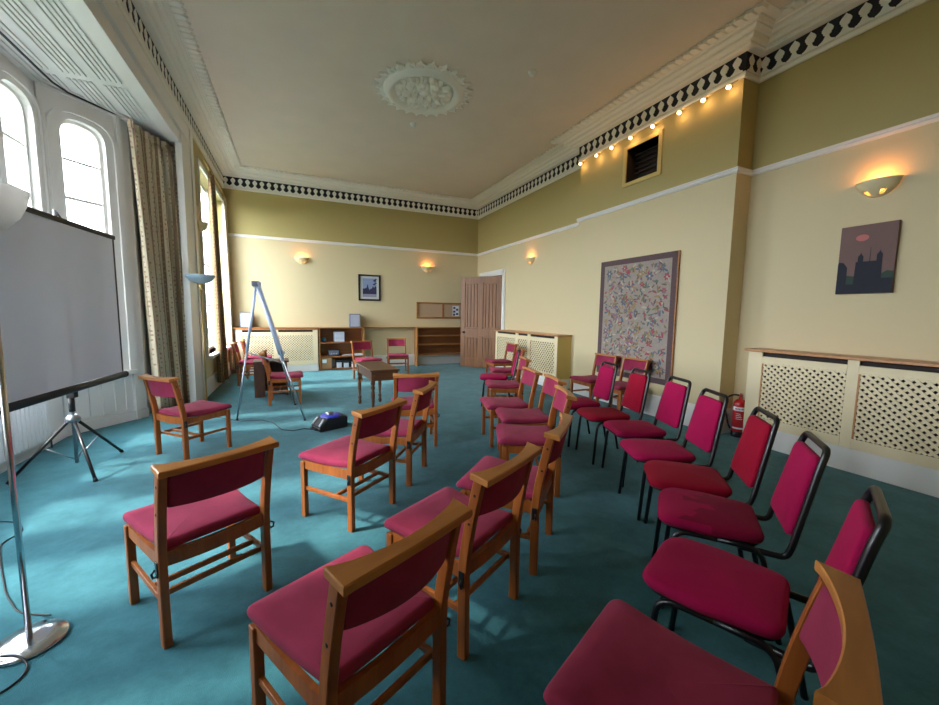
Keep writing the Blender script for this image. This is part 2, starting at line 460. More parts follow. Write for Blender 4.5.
win_no = [0]
def arched_window(Mw, x0, x1, s0, zs, rise, bars, vbars, panelled=True):
    win_no[0] += 1
    fr = MB()
    # architrave on the room face, stepped
    frame_ring(fr, outline_pts(x0-.10, x1+.10, s0-.02, zs, rise+.07, 0), outline_pts(x0, x1, s0, zs, rise, 0), -.035, .0, M_BAYW, Mw)
    frame_ring(fr, outline_pts(x0-.13, x1+.13, s0-.03, zs, rise+.09, 0), outline_pts(x0-.09, x1+.09, s0-.02, zs, rise+.06, 0), -.055, -.0, M_BAYW, Mw)
    # sash frame deep in the reveal
    frame_ring(fr, outline_pts(x0, x1, s0, zs, rise, 0), outline_pts(x0, x1, s0, zs, rise, .035), .03, .08, M_WHITE, Mw)
    for z, t in bars: fr.box((x0, .037, z-t/2), (x1, .075, z+t/2), M_WHITE, Mw)
    for x in vbars: fr.box((x-.012, .09, s0), (x+.012, .12, zs+rise*.95), M_WHITE, Mw)
    fr.box((x0-.16, -.09, s0-.06), (x1+.16, .08, s0-.005), M_BAYW, Mw)        # sill board
    o = struct(fr.build('window_%d' % win_no[0]))
    g = MB(); P = outline_pts(x0, x1, s0, zs, rise, .03); n = len(P)
    g.faces([(x, .055, z) for x, z in P], [tuple(range(n))], M_GLASS, Mw)
    g.build('window_pane', o)
    return o

def panel_mould(mb, Mw, x0, x1, z0, z1, m, bars=0):
    t, d = .022, .014
    mb.box((x0, -d, z0), (x1, 0, z0+t), m, Mw); mb.box((x0, -d, z1-t), (x1, 0, z1), m, Mw)
    mb.box((x0, -d, z0), (x0+t, 0, z1), m, Mw); mb.box((x1-t, -d, z0), (x1, 0, z1), m, Mw)
    for k in range(bars):
        x = x0+(x1-x0)*(k+1)/(bars+1); mb.box((x-.012, -d, z0), (x+.012, 0, z1), m, Mw)

# mirrored near end of the bay
N0, N1, N2 = (-2.5, 2.2), (-1.93, 1.49), (-1.93, NB-.4)
facets = []
MA, LA = wall_frame(P0, P1)              # canted facet seen in the photo
MF, LF = wall_frame(N0, P0)              # front facet
MN, LN = wall_frame(N1, N0)
wa = [(0.17, 0.62, 0.70, 3.48, 0.22)]
wf = [(0.34, 0.92, 0.70, 3.48, 0.22), (1.26, 1.84, 0.70, 3.48, 0.22), (2.18, 2.76, 0.70, 3.48, 0.22), (3.14, 3.68, 0.70, 3.48, 0.22)]
wn = [(0.27, 0.72, 0.70, 3.48, 0.22)]
w = MB(); bay_wall(w, MA, LA, wa, ZS, M_BAYW); panel_mould(w, MA, .12, .68, .14, .62, M_BAYW, 3)
w.box((0, -.03, 0), (LA, 0, .12), M_BAYW, MA)
w.box((.752, -.05, 0), (.80, 0, ZS), M_BAYW, MA); w.box((-.02, -.05, 0), (.04, 0, ZS), M_BAYW, MA)
struct(w.build('wall_bay_end'))
w = MB(); bay_wall(w, MF, LF, wf, ZS, M_BAYW); w.box((0, -.03, 0), (LF, 0, .12), M_BAYW, MF)
struct(w.build('wall_bay_front'))
w = MB(); bay_wall(w, MN, LN, wn, ZS, M_BAYW)
struct(w.build('wall_bay_start'))
w = MB()
w.box((BW-.2, P1[1], 0), (BW, OPY+.8, ZS), M_BAYW); w.box((BW-.2, OPY+.6, 0), (XL-.05, OPY+.8, ZS+.01), M_BAYW)
w.box((BW-.2, NB-.6, 0), (BW, N1[1], ZS), M_BAYW); w.box((BW-.2, NB-.5, 0), (XL-.05, NB-.3, ZS+.01), M_BAYW)
struct(w.build('wall_bay_return'))
arched_window(MA, *wa[0], [(2.80, .03), (3.24, .022), (2.0, .045), (1.35, .022)], [])
for k in (3, 2, 1, 0): arched_window(MF, *wf[k], [(2.70, .05), (3.2, .022), (1.9, .022), (1.3, .022)], [])
arched_window(MN, *wn[0], [(2.80, .03), (3.24, .022), (2.0, .045), (1.35, .022)], [])

# bay ceiling with reeded plaster panels
c = MB()
c.prism([(XL-.05, NB-.45), (XL-.05, OPY+.67), (BW-.2, OPY+.67), (BW-.2, P1[1]+.1), (BX-.2, P0[1]+.1), (BX-.2, N0[1]-.1), (BW-.2, N1[1]-.1), (BW-.2, NB-.45)], ZS, ZS+.1, M_BAYW)
c.box((XL-.3, NB-.45, ZS+.1), (XL-.15, OPY+.67, ZT), M_WHITE)
def edge_x(y):
    if y > P0[1]: return BX+(BW-BX)*(y-P0[1])/(P1[1]-P0[1]) if y < P1[1] else BW
    if y < N0[1]: return BX+(BW-BX)*(N0[1]-y)/(N0[1]-N1[1]) if y > N1[1] else BW
    return BX
def reed(x, y0, y1):
    c.box((x-.015, y0, ZS-.022), (x+.015, y1, ZS), M_BAYW, None, .006)
for grp in (0.28, 0.58, 0.88):
    for k in range(5):
        x = XL-.06-grp+.10-k*.046
        for (a, b) in ((1.9, 3.7), (3.85, 5.75), (5.87, 6.7)):
            y1 = b
            while y1 > a and edge_x(y1)+.10 > x: y1 -= .02
            if y1 > a+.1: reed(x, a, y1)
# dentil like moulding along the facets
for Mw, L in ((MA, LA), (MF, LF)):
    c.box((0, -.05, ZS-.05), (L, 0, ZS), M_BAYW, Mw); c.box((0, -.085, ZS-.022), (L, -.05, ZS), M_BAYW, Mw)
o = struct(c.build('ceiling_bay'))
t = MB().tube([(-2.30, 2.5, ZS-.03), (-2.33, 4.5, ZS-.03), (-2.34, 5.6, ZS-.03), (-2.34, 6.0, ZS-.03), (-2.29, 6.2, ZS-.03), (-2.13, 6.42, ZS-.03), (-1.90, 6.75, ZS-.03)], .011, M_BLKP, 8)
tag(t.build('curtain_track'), 'dark curtain track curving under the white reeded bay ceiling', 'curtain track')

# radiator on the bay front
rd = thing('radiator', 'white panel radiator below the bay window behind the projection screen', 'radiator', (BX+.02, 4.6, 0), 0)
b = MB()
for k in range(29):
    b.box((.055, -1.0+k*.0665, .13), (.075, -1.0+k*.0665+.05, .60), M_RADW, None, .004)
b.box((.035, -1.02, .11), (.066, .92, .62), M_RADW, None, .005)
b.build('panel', rd)
MB().box((.03, -1.03, .615), (.10, .93, .635), M_RADW, None, .003).build('top_grille', rd)
for y in (-.8, .7): MB().box((0, y, .2), (.04, y+.04, .56), M_RADW).build('bracket', rd)
vv = MB(); vv.tube([(.05, .96, 0), (.05, .96, .15), (.05, .91, .15)], .009, M_CHROME, 8); vv.tube([(.05, .96, .13), (.05, .96, .22)], .018, M_RADW, 10); vv.build('valve', rd)

# ------------------------------------------------------------------ far window in the left wall
f = MB()
Mw, LW = wall_frame((XL, WY0), (XL, WY1))
f.box((-.09, -.03, WZ0-.02), (0, .0, WZ1+.09), M_WHITE, Mw); f.box((LW, -.03, WZ0-.02), (LW+.09, .0, WZ1+.09), M_WHITE, Mw); f.box((0, -.03, WZ1), (LW, 0, WZ1+.09), M_WHITE, Mw)
f.box((-.12, -.10, WZ0-.05), (LW+.12, .2, WZ0), M_WHITE, Mw)
f.box((0, .16, WZ0), (LW, .20, WZ0+.06), M_WHITE, Mw); f.box((0, .16, WZ1-.06), (LW, .20, WZ1), M_WHITE, Mw)
for x in (0, .78, 1.58, LW-.05): f.box((x, .12, WZ0), (x+.08 if x else .05, .22, WZ1), M_WHITE, Mw)
for z in (1.6, 2.42, 3.2): f.box((0, .165, z-.015), (LW, .195, z+.02), M_WHITE, Mw)
o = struct(f.build('window_%d' % (win_no[0]+1)))
g = MB(); g.faces([(0.02, .18, WZ0), (LW-.02, .18, WZ0), (LW-.02, .18, WZ1), (.02, .18, WZ1)], [(0, 1, 2, 3)], M_GLASS, Mw); g.build('window_pane', o)

# ------------------------------------------------------------------ cornice, picture rail, skirting
PERIM = [(XL, YF), (XN, YF), (XN, Y2), (XC, Y2), (XC, Y1), (XR, Y1), (XR, YB), (XL, YB)]
def offset_pt(i, d, P=PERIM):
    n = len(P); p = Vector(P[i]); a = (p-Vector(P[i-1])).normalized(); b = (Vector(P[(i+1) % n])-p).normalized()
    na = Vector((-a.y, a.x)); nb = Vector((-b.y, b.x))
    k = d/(1+na.dot(nb)) if (1+na.dot(nb)) > 1e-4 else 0
    return p+(na+nb)*k
def moulding(mb, prof, mats, P=PERIM, segs=None):
    n = len(P)
    rings = [[(*offset_pt(i, d, P), z) for d, z in prof] for i in range(n)]
    for i in (segs if segs is not None else range(n)):
        j = (i+1) % n
        for k in range(len(prof)-1):
            mb.faces([rings[i][k], rings[j][k], rings[j][k+1], rings[i][k+1]], [(0, 1, 2, 3)], mats[k])
cn = MB()
prof = [(.0, ZC), (.026, ZC), (.036, ZC+.02), (.036, ZC+.045), (.024, ZC+.06), (.024, ZC+.065), (.030, ZC+.27), (.11, ZC+.275), (.125, ZC+.285), (.125, ZC+.308), (.165, ZC+.312), (.19, ZC+.335), (.19, ZC+.36), (.225, ZC+.364), (.25, ZC+.385), (.25, ZC+.402), (.28, ZC+.405), (.29, ZC+.418), (.305, ZC+.419), (.308, ZT-.004), (.41, ZT-.004), (.41, ZT)]
mm = [M_CORN]*(len(prof)-1); mm[5] = M_DARK
moulding(cn, prof, mm)
# white cusped ornament over the black frieze, leaf border on the ceiling
ORN = [(-.075, 0), (.075, 0), (.070, .010), (.050, .016), (.032, .026), (.020, .042), (.017, .052), (.034, .058), (.036, .068), (.048, .078), (.050, .092), (.034, .108), (.012, .122), (.0, .134), (-.012, .122), (-.034, .108), (-.050, .092), (-.048, .078), (-.036, .068), (-.034, .058), (-.017, .052), (-.020, .042), (-.032, .026), (-.050, .016), (-.070, .010)]
for i in range(len(PERIM)):
    if i == 0: continue
    a = Vector(PERIM[i]); b = Vector(PERIM[(i+1) % len(PERIM)])
    L = (b-a).length; t = (b-a)/L; nn = Vector((-t.y, t.x))
    n = max(1, round(L/.15))
    for k in range(n):
        s = (k+.5)*L/n
        q = a+t*s+nn*.027
        fw = L/n/.15
        v = [(q.x+t.x*x*fw, q.y+t.y*x*fw, ZC+.064+z*1.5) for x, z in ORN] + [(q.x+t.x*x*fw+nn.x*.008, q.y+t.y*x*fw+nn.y*.008, ZC+.064+z*1.5) for x, z in ORN]
        m = len(ORN)
        cn.faces(v, [tuple(range(m, 2*m))] + [(e, (e+1) % m, m+(e+1) % m, m+e) for e in range(m)], M_CORN)
    A = offset_pt(i, .40); B = offset_pt((i+1) % len(PERIM), .40); L2 = (B-A).length
    if L2 > .3 and (B-A).dot(t) > 0:
        n = round(L2/.105)
        for k in range(n):
            q = A+t*((k+.5)*L2/n)
            lf = [(-.05, -.09), (.05, -.09), (.052, 0), (.035, .02), (.012, .03), (.0, .055), (-.012, .03), (-.035, .02), (-.052, 0)]
            v = [(q.x+t.x*x+nn.x*y, q.y+t.y*x+nn.y*y, ZT-.004) for x, y in lf] + [(q.x+t.x*x*.8+nn.x*y*.9, q.y+t.y*x*.8+nn.y*y*.9, ZT-.036) for x, y in lf]
            m = len(lf)
            cn.faces(v, [tuple(range(m, 2*m))] + [(e, (e+1) % m, m+(e+1) % m, m+e) for e in range(m)], M_CORN)
struct(cn.build('trim_3'))
pr = MB()
rp = [(.0, ZR-.005), (.018, ZR), (.028, ZR+.02), (.022, ZR+.035), (.03, ZR+.045), (.03, ZR+.06), (.0, ZR+.068)]
moulding(pr, rp, [M_WHITE]*6, segs=[0, 1, 2, 3, 4, 5, 6])
struct(pr.build('trim_4'))
sk = MB(); sp = [(.022, 0), (.022, .24), (.018, .26), (.012, .30), (0, .32)]
moulding(sk, sp, [M_WHITE]*4, segs=[2, 3])
struct(sk.build('baseboard_chimney'))
sk = MB(); moulding(sk, sp, [M_WHITE]*4, segs=[1]); struct(sk.build('baseboard_right'))
sk = MB(); moulding(sk, sp, [M_WHITE]*4, segs=[6]); struct(sk.build('baseboard_back'))
sk = MB(); sk.box((XL, OPY+.66, 0), (XL+.022, YB, .3), M_WHITE); struct(sk.build('baseboard_left'))

# ceiling rose
rose = thing('ceiling_rose', 'round white plaster ceiling rose with a pointed leaf border', 'ceiling rose', (1.84, 5.82, ZT), 0); rose.scale = (1.06, 1.06, 1.2)
b = MB()
b.lathe([(.40, 0), (.42, -.03), (.44, -.04), (.455, -.065), (.48, -.072), (.50, -.06), (.53, -.045), (.555, -.03), (.57, 0)], M_CORN, 48); b.build('ring_moulding', rose)
b = MB()
for k in range(26):
    a = 2*PI*k/26; Mr = Matrix.Rotation(a, 4, 'Z')
    lf = [(.54, -.062), (.60, -.064), (.615, -.03), (.64, -.02), (.68, 0), (.64, .02), (.615, .03), (.60, .064), (.54, .062)]
    b.prism(lf, -.022, 0, M_CORN, Mr)
    b.prism([(.56, -.03), (.62, 0), (.56, .03)], -.034, -.02, M_CORN, Mr)
b.build('leaf_border', rose)
b = MB(); b.lathe([(.0, -.012), (.41, -.012), (.41, 0)], M_CORN, 40)
b.lathe([(0, -.06), (.05, -.055), (.075, -.03), (.08, -.012)], M_CORN, 16)
for k in range(8):
    a = 2*PI*k/8
    for rr, sz, off in ((.15, .045, 0), (.245, .06, .39), (.335, .05, 0), (.345, .035, .39), (.21, .03, .2), (.30, .03, .2)):
        b.lathe([(0, -.075), (sz*.6, -.068), (sz, -.025), (sz*.9, -.012)], M_CORN, 7, Matrix.Rotation(a+off, 4, 'Z') @ Matrix.Translation((rr, 0, 0)) @ Matrix.Scale(1.35, 4, (1, 0, 0)), False)
b.build('flower_relief', rose)

for (x, y, lab) in ((3.02, 4.76, 'white smoke detector on the ceiling between the rose and the spotlight rail'), (1.97, 6.86, 'small round white detector on the ceiling beyond the plaster rose')):
    sd = thing('smoke_detector', lab, 'smoke detector', (x, y, ZT), 0, 'smoke detectors on the ceiling')
    MB().lathe([(.055, 0), (.055, -.015), (.045, -.022), (0, -.022)], M_WHITE, 20).build('base', sd)
    MB().lathe([(.038, -.02), (.036, -.045), (.02, -.055), (0, -.056)], M_WHITE, 20).build('sensor_head', sd)

# vent in the chimney breast
vt = thing('wall_vent', 'square dark vent recess framed in cream high on chimney breast', 'vent', (XC, 4.59, 3.87), 0)
b = MB()
b.box((.0, -.305, -.25), (.27, .305, .26), M_VENTD)
b2 = MB()
b2.faces([(0.0, -.30, -.25), (0, .30, -.25), (0, .30, .26), (0, -.30, .26), (.25, -.30, -.25), (.25, .30, -.25), (.25, .30, .26), (.25, -.30, .26)], [(4, 7, 6, 5), (0, 4, 5, 1), (3, 2, 6, 7), (0, 3, 7, 4), (1, 5, 6, 2)], M_VENTD)
for k in range(7): b2.box((.17, -.3, -.22+k*.07), (.19, .3, -.2+k*.07), M_VENTD)
b2.build('recess', vt); b.bm.free()
b = MB()
for lo, hi in (((-.02, -.365, -.31), (.01, -.30, .32)), ((-.02, .30, -.31), (.01, .365, .32)), ((-.02, -.30, -.31), (.01, .30, -.25)), ((-.02, -.30, .26), (.01, .30, .32))): b.box(lo, hi, M_OCHRE, None, .004)
b.build('frame', vt)

# spotlight rail
rail = thing('spotlight_rail', 'row of small lit spotlights on a cable under chimney breast cornice', 'spotlights', (XC, 4.55, 4.27), 0)
LY = [5.93, 5.52, 5.17, 4.77, 4.36, 3.93, 3.59, 3.27]
MB().tube([(-.07, 6.0-4.55, .02)] + [(-.075, y-4.55, .015) for y in LY] + [(-.07, 3.16-4.55, .02)], .007, M_BRASS, 6).build('cable', rail)
for y in LY:
    s = MB(); s.tube([(-.075, y-4.55, .015), (-.085, y-4.555, -.005)], .012, M_BLKP, 8); s.tube([(-.0, y-4.55, .02), (-.075, y-4.55, .016)], .006, M_BRASS, 6)
    s.lathe([(.012, .02), (.02, .005), (.028, -.012)], M_CHROME, 12, Matrix.Translation((-.088, y-4.56, -.01)))
    so = s.build('spotlight', rail)
    MB().lathe([(0, .012), (.022, .008), (.026, -.008), (.016, -.022), (0, -.026)], M_BULB, 12, Matrix.Translation((-.088, y-4.56, -.012))).build('bulb', so)
    l = bpy.data.lights.new('spotlight_glow', 'POINT'); l.energy = .55; l.color = (1.0, .55, .24); l.shadow_soft_size = .03
    lo = bpy.data.objects.new('spotlight_glow', l); COL.objects.link(lo); lo.parent = rail; lo.location = (-.10, y-4.57, -.055)

# wall uplighters
def sconce(x, y, z, rz, label, lit=4.0):
    s = thing('wall_uplighter', label, 'wall light', (x, y, z), rz, 'half bowl wall uplighters')
    b = MB(); n = 16; rows = [(.17, .055), (.165, .04), (.15, .0), (.12, -.045), (.075, -.08), (.03, -.098), (.0, -.10)]
    v = []
    for r, zz in rows: v += [(r*math.cos(PI*k/n), r*.78*math.sin(PI*k/n)+.004, zz) for k in range(n+1)]
    f = []
    for i in range(len(rows)-1):
        for k in range(n):
            if i == 3 and k in (4, 5, 10, 11): continue         # two cut-outs in the bowl
            f.append((i*(n+1)+k, i*(n+1)+k+1, (i+1)*(n+1)+k+1, (i+1)*(n+1)+k))
    b.faces(v, f, M_CERAM, None, True)
    o = b.build('bowl', s)
    md = o.modifiers.new('thickness', 'SOLIDIFY'); md.thickness = .006
    MB().box((-.05, 0, -.05), (.05, .02, .04), M_CERAM, None, .004).build('wall_plate', s)
    if lit:
        MB().lathe([(0, .045), (.018, .04), (.022, .01), (.012, -.03), (0, -.035)], M_BULB if lit > 0 else M_FROST, 12, Matrix.Translation((0, .06, 0))).build('bulb', s)
        l = bpy.data.lights.new('uplighter_glow', 'POINT'); l.energy = lit*.36; l.color = (1.0, .36, .09); l.shadow_soft_size = .04
        lo = bpy.data.objects.new('uplighter_glow', l); COL.objects.link(lo); lo.parent = s; lo.location = (0, .075, .075)
    return s
sconce(.22, YB, 2.80, PI, 'lit cream half bowl uplighter on end wall above the easel', 4.5)
sconce(3.52, YB, 2.77, PI, 'lit cream half bowl uplighter on end wall above the cork board', 4.5)
sconce(XR, 7.91, 2.77, PI/2, 'lit cream half bowl uplighter beside the open panelled door', 4.5)
sconce(XN, 1.94, 2.78, PI/2, 'lit cream half bowl uplighter above the dusky canvas', 4.5)
sconce(XL, 8.08, 2.93, -PI/2, 'unlit half bowl uplighter between white pilaster and brown curtain', 0)

# ------------------------------------------------------------------ door leaf
dl = thing('door_1', 'open panelled pine door', 'door', (XR-.02, DOOR0+.02, 0.01), math.atan2(.905, -.80))
dl['kind'] = 'structure'
del dl['label'], dl['category']
DW, DH = 1.20, 2.51
b = MB()
def dbox(x0, x1, z0, z1, y0=-.022, y1=.022): b.box((x0, y0, z0), (x1, y1, z1), M_DOORW, None, .003)
dbox(0, .13, 0, DH); dbox(DW-.13, DW, 0, DH); dbox(.13, DW-.13, 0, .24); dbox(.13, DW-.13, .86, 1.08); dbox(.13, DW-.13, DH-.16, DH)
dbox(DW/2-.075, DW/2+.075, .24, .86); dbox(DW/2-.075, DW/2+.075, 1.08, DH-.16)
for (x0, x1) in ((.13, DW/2-.075), (DW/2+.075, DW-.13)):
    for (z0, z1) in ((.24, .86), (1.08, DH-.16)):
        b.box((x0, -.005, z0), (x1, .005, z1), M_DOORW)
        wdt = (x1-x0)
        for k in range(4):
            xa = x0+wdt*(k+.2)/4; xb = x0+wdt*(k+.8)/4
            b.box((xa, -.019, z0+.04), (xb, .019, z1-.04), M_DOORW, None, .008)
b.build('door_panel', dl)
for s in (-1, 1):
    k = MB(); k.tube([(DW-.11, s*.02, .97), (DW-.11, s*.07, .97)], .011, M_BLACK, 10)
    k.lathe([(0, -.03), (.022, -.026), (.03, 0), (.022, .022), (.012, .03)], M_BLACK, 16, Matrix.Translation((DW-.11, s*.075, .97)) @ Matrix.Rotation(PI/2*s, 4, 'X'))
    k.lathe([(.03, 0), (.026, .006), (0, .006)], M_BLACK, 16, Matrix.Translation((DW-.11, s*.022, .97)) @ Matrix.Rotation(-PI/2*s, 4, 'X')); k.build('door_handle', dl)

# ------------------------------------------------------------------ radiator covers
def lattice(mb, w, h, M, m, pitch=.062, sw=.030, th=.008):
    """diagonal lattice strips filling a w x h rectangle (local x, z), two crossing layers"""
    L = w+h
    for layer, sgn in ((0, 1), (1, -1)):
        d = -h+pitch*.5 if sgn > 0 else pitch*.5
        end = w if sgn > 0 else w+h
        while d < end:
            # line x = d + s*z*sgn
            z0, z1 = 0.0, h
            x0, x1 = d+sgn*z0, d+sgn*z1
            if sgn > 0:
                if x0 < 0: z0 = -d
                if x1 > w: z1 = w-d
            else:
                if x0 > w: z0 = d-w
                if x1 < 0: z1 = d
            if z1-z0 > .02:
                p0 = Vector((d+sgn*z0, 0, z0)); p1 = Vector((d+sgn*z1, 0, z1)); t = (p1-p0).normalized(); u = Vector((-t.z, 0, t.x))*sw/2
                y = -layer*th*.5
                q = [p0+u, p0-u, p1-u, p1+u]
                v = [(max(-.005, min(w+.005, a.x)), y, max(-.005, min(h+.005, a.z))) for a in q] + [(max(-.005, min(w+.005, a.x)), y+th, max(-.005, min(h+.005, a.z))) for a in q]
                mb.faces(v, [(0, 1, 2, 3), (7, 6, 5, 4), (0, 3, 7, 4), (1, 5, 6, 2), (0, 4, 5, 1), (2, 6, 7, 3)], m, M)
            d += pitch*1.414 if False else pitch
    return mb

def radiator_cover(label, loc, rz, W, D, H, z0, panels, top_over=.04, plinth=None, sides=M_CREAM, pitch=.062, sr=.42):
    """local x along the front, y into the wall (front at y=0), panels = [(x0, x1)]"""
    t = thing('radiator_cover', label, 'radiator cover', loc, rz, 'lattice fronted radiator covers')
    b = MB(); zt = H-.03
    pz0, pz1 = z0+.10, zt-.12
    xs = [0.0]
    for x0, x1 in panels: xs += [x0, x1]
    xs.append(W)
    for k in range(0, len(xs), 2): b.box((xs[k], 0, z0), (xs[k+1], .02, zt), M_CREAM, None, .003)
    for x0, x1 in panels:
        b.box((x0, 0, z0), (x1, .02, pz0), M_CREAM); b.box((x0, 0, pz1), (x1, .02, zt-.05), M_CREAM)
        b.box((x0, .0, pz0), (x0+.014, .014, pz1), M_TOPW); b.box((x0, -.004, pz1-.012), (x1, .012, pz1), M_CREAM)
    b.build('front_frame', t)
    for xa in (0, W-.02): MB().box((xa, .02, z0), (xa+.02, D, zt), sides).build('side_panel', t)
    for x0, x1 in panels:
        g = MB(); lattice(g, x1-x0, pz1-pz0, T(x0, .008, pz0), M_CREAM, pitch, pitch*sr); g.build('lattice_panel', t)
    k = MB(); k.box((.03, .035, z0), (W-.03, D, zt-.01), M_VENTD); k.build('dark_interior', t)
    MB().box((-top_over, -top_over, H-.03), (W+top_over, D, H), M_TOPW, None, .006).build('wooden_top', t)
    if plinth: MB().box((0, .006, 0), (W, D, z0), M_WHITE).build('plinth', t)
    return t
# near one on the right wall: runs from Y=2.84 towards and past the camera
radiator_cover('long cream lattice radiator cover under dusky canvas and fire extinguisher side', (4.935, 2.83, 0), -PI/2, 2.45, .275, 1.135, .235, [(.15, .91), (1.0, 1.76), (1.85, 2.35)], .035, True, pitch=.066)
radiator_cover('cream lattice radiator cover between panelled door and chimney breast', (4.78, 8.95, 0), -PI/2, 2.62, .345, 1.10, .20, [(.10, 1.0), (1.12, 1.52), (1.64, 2.52)], .03, True, M_OCHRE, pitch=.085, sr=.34)

# ------------------------------------------------------------------ back wall units: cover, shelves, worktop
YS = YB-.30
radiator_cover('cream lattice radiator cover along end wall behind the easel', (-1.265, YS, 0), 0, 1.795, .30, 1.075, .17, [(.13, .78), (.90, 1.68)], 0.0, True, pitch=.06)
ltop = MB().box((-1.42, YS-.02, 1.077), (1.70, YB-.002, 1.105), M_SHELFW, None, .004).box((1.70, YB-.20, 1.077), (3.12, YB-.002, 1.105), M_SHELFW, None, .003).box((3.12, YS-.02, 1.077), (4.66, YB-.002, 1.105), M_SHELFW, None, .004)
tag(ltop.build('wall_ledge'), 'long wooden ledge running along end wall over shelves and cover', 'shelf')
def bookcase(label, x0, x1, shelves, zb, group):
    t = thing('bookcase', label, 'bookcase', (x0, YS, 0), 0, group)
    W = x1-x0
    for x in (0, W-.03): MB().box((x, 0, 0), (x+.03, .29, 1.075), M_SHELFW, None, .002).build('side_panel', t)
    MB().box((.03, .28, zb), (W-.03, .292, 1.075), M_SHELFD).build('back_panel', t)
    for z in shelves: MB().box((.03, .012, z-.03), (W-.03, .28, z), M_SHELFW, None, .002).build('shelf', t)
    return t
bookcase('wooden bookcase on end wall holding boxes and equipment', .56, 1.69, [.05, .36, .72], .0, 'low bookcases on the end wall')
bookcase('empty wooden bookcase on end wall beside the open door', 3.14, 4.66, [.34, .62, .87], .30, 'low bookcases on the end wall')

# things on them
def small_box(name, label, cat, lo, hi, m, face=None, extra=None, group=None):
    cx, cy = (lo[0]+hi[0])/2, (lo[1]+hi[1])/2
    t = thing(name, label, cat, (cx, cy, lo[2]), 0, group)
    L = (lo[0]-cx, lo[1]-cy, 0); H = (hi[0]-cx, hi[1]-cy, hi[2]-lo[2])
    MB().box(L, H, m, None, .008).build('case', t)
    if face:
        MB().box((L[0]+.015, L[1]-.006, .02), (H[0]-.015, L[1]+.002, H[2]-.02), face, None, .003).build('front_panel', t)
    return t, L, H
for (x0, x1, lab) in ((1.33, 1.60, 'pale grey loudspeaker on the ledge over the filled bookcase'), (-1.17, -.93, 'pale grey loudspeaker on the ledge beside the far curtain')):
    t, L, H = small_box('loudspeaker', lab, 'loudspeaker', (x0, YS+.03, 1.107), (x1, YS+.25, 1.46), M_GREYD, M_GREYB, group='pale loudspeakers on the ledge')
    k = MB()
    for zc, r in ((.12, .075), (.26, .04)):
        k.lathe([(r, .004), (r*.8, .0), (r*.3, .006), (0, .002)], M_GREYB, 16, Matrix.Translation((0, L[1]-.008, zc)) @ Matrix.Rotation(PI/2, 4, 'X'))
    k.build('driver_cone', t)
t, L, H = small_box('heater', 'white fan heater on the top shelf of the filled bookcase', 'heater', (.93, YS+.04, .722), (1.19, YS+.22, .99), M_GREYB, M_PAPER)
k = MB()
for i in range(6): k.box((L[0]+.03, L[1]-.011, .05+i*.034), (H[0]-.03, L[1]-.005, .066+i*.034), M_GREYB)
k.build('grille', t)
MB().tube([(L[0]+.06, 0, H[2]-.004), (L[0]+.07, 0, H[2]+.02), (H[0]-.07, 0, H[2]+.02), (H[0]-.06, 0, H[2]-.004)], .008, M_GREYD, 8).build('handle', t)
b = MB(); b.lathe([(0, 0), (.05, .005), (.065, .05), (.05, .10), (.02, .125), (0, .128)], M_TEALP, 16); o = b.build('ball'); o.location = (.68, YS+.12, .7215); tag(o, 'round blue object on the top shelf of the filled bookcase', 'ball')
t, L, H = small_box('stereo', 'black stereo on middle shelf of the filled bookcase', 'stereo', (.78, YS+.03, .362), (1.05, YS+.22, .53), M_BLKP, M_GREYD)
for x in (-.06, .0, .06): MB().lathe([(.018, 0), (.016, .014), (0, .014)], M_STEEL, 12, Matrix.Translation((x, L[1]-.006, .06)) @ Matrix.Rotation(PI/2, 4, 'X')).build('dial', t)
b = MB()
for i in range(5): b.box((-.15+.004*i, -.1, .006*i), (.15-.006*i, .1, .006*i+.005), M_GREYD if i % 2 else M_PAPER)
o = b.build('paper_stack'); o.location = (1.27, YS+.13, .361); tag(o, 'flat dark paper stack on middle shelf beside the stereo', 'papers')
b = MB()
for i in range(6): b.box((-.11+.002*i, -.1, .008*i), (.11, .1-.004*i, .008*i+.007), M_PAPER)
o = b.build('paper_stack'); o.location = (1.535, YS+.13, .361); tag(o, 'white paper stack at the open end of middle shelf', 'papers')
t, L, H = small_box('cardboard_box', 'brown cardboard box with white label on bottom shelf', 'box', (.60, YS+.02, .051), (.86, YS+.24, .318), M_CARD)
MB().box((L[0]+.03, L[1]-.003, .14), (L[0]+.13, L[1]+.001, .23), M_PAPER).build('label_sticker', t)
t, L, H = small_box('storage_box', 'open black crate holding white tubs on bottom shelf', 'box', (.96, YS+.10, .051), (1.56, YS+.25, .26), M_BLKP)
for i, (x, lab) in enumerate(((1.04, 'white tub beside the cardboard box end of bottom shelf'), (1.22, 'middle white tub of three on bottom shelf'), (1.42, 'white tub at the recess end of bottom shelf'))):
    tb = thing('tub', lab, 'tub', (x, YS+.055, .0505), 0, 'white tubs on the bottom shelf')
    MB().box((-.06, -.04, 0), (.06, .04, .12), M_PAPER, None, .01).build('body', tb)
    MB().box((-.064, -.043, .121), (.064, .043, .14), M_GREYD if i == 1 else M_GREYB, None, .004).build('lid', tb)

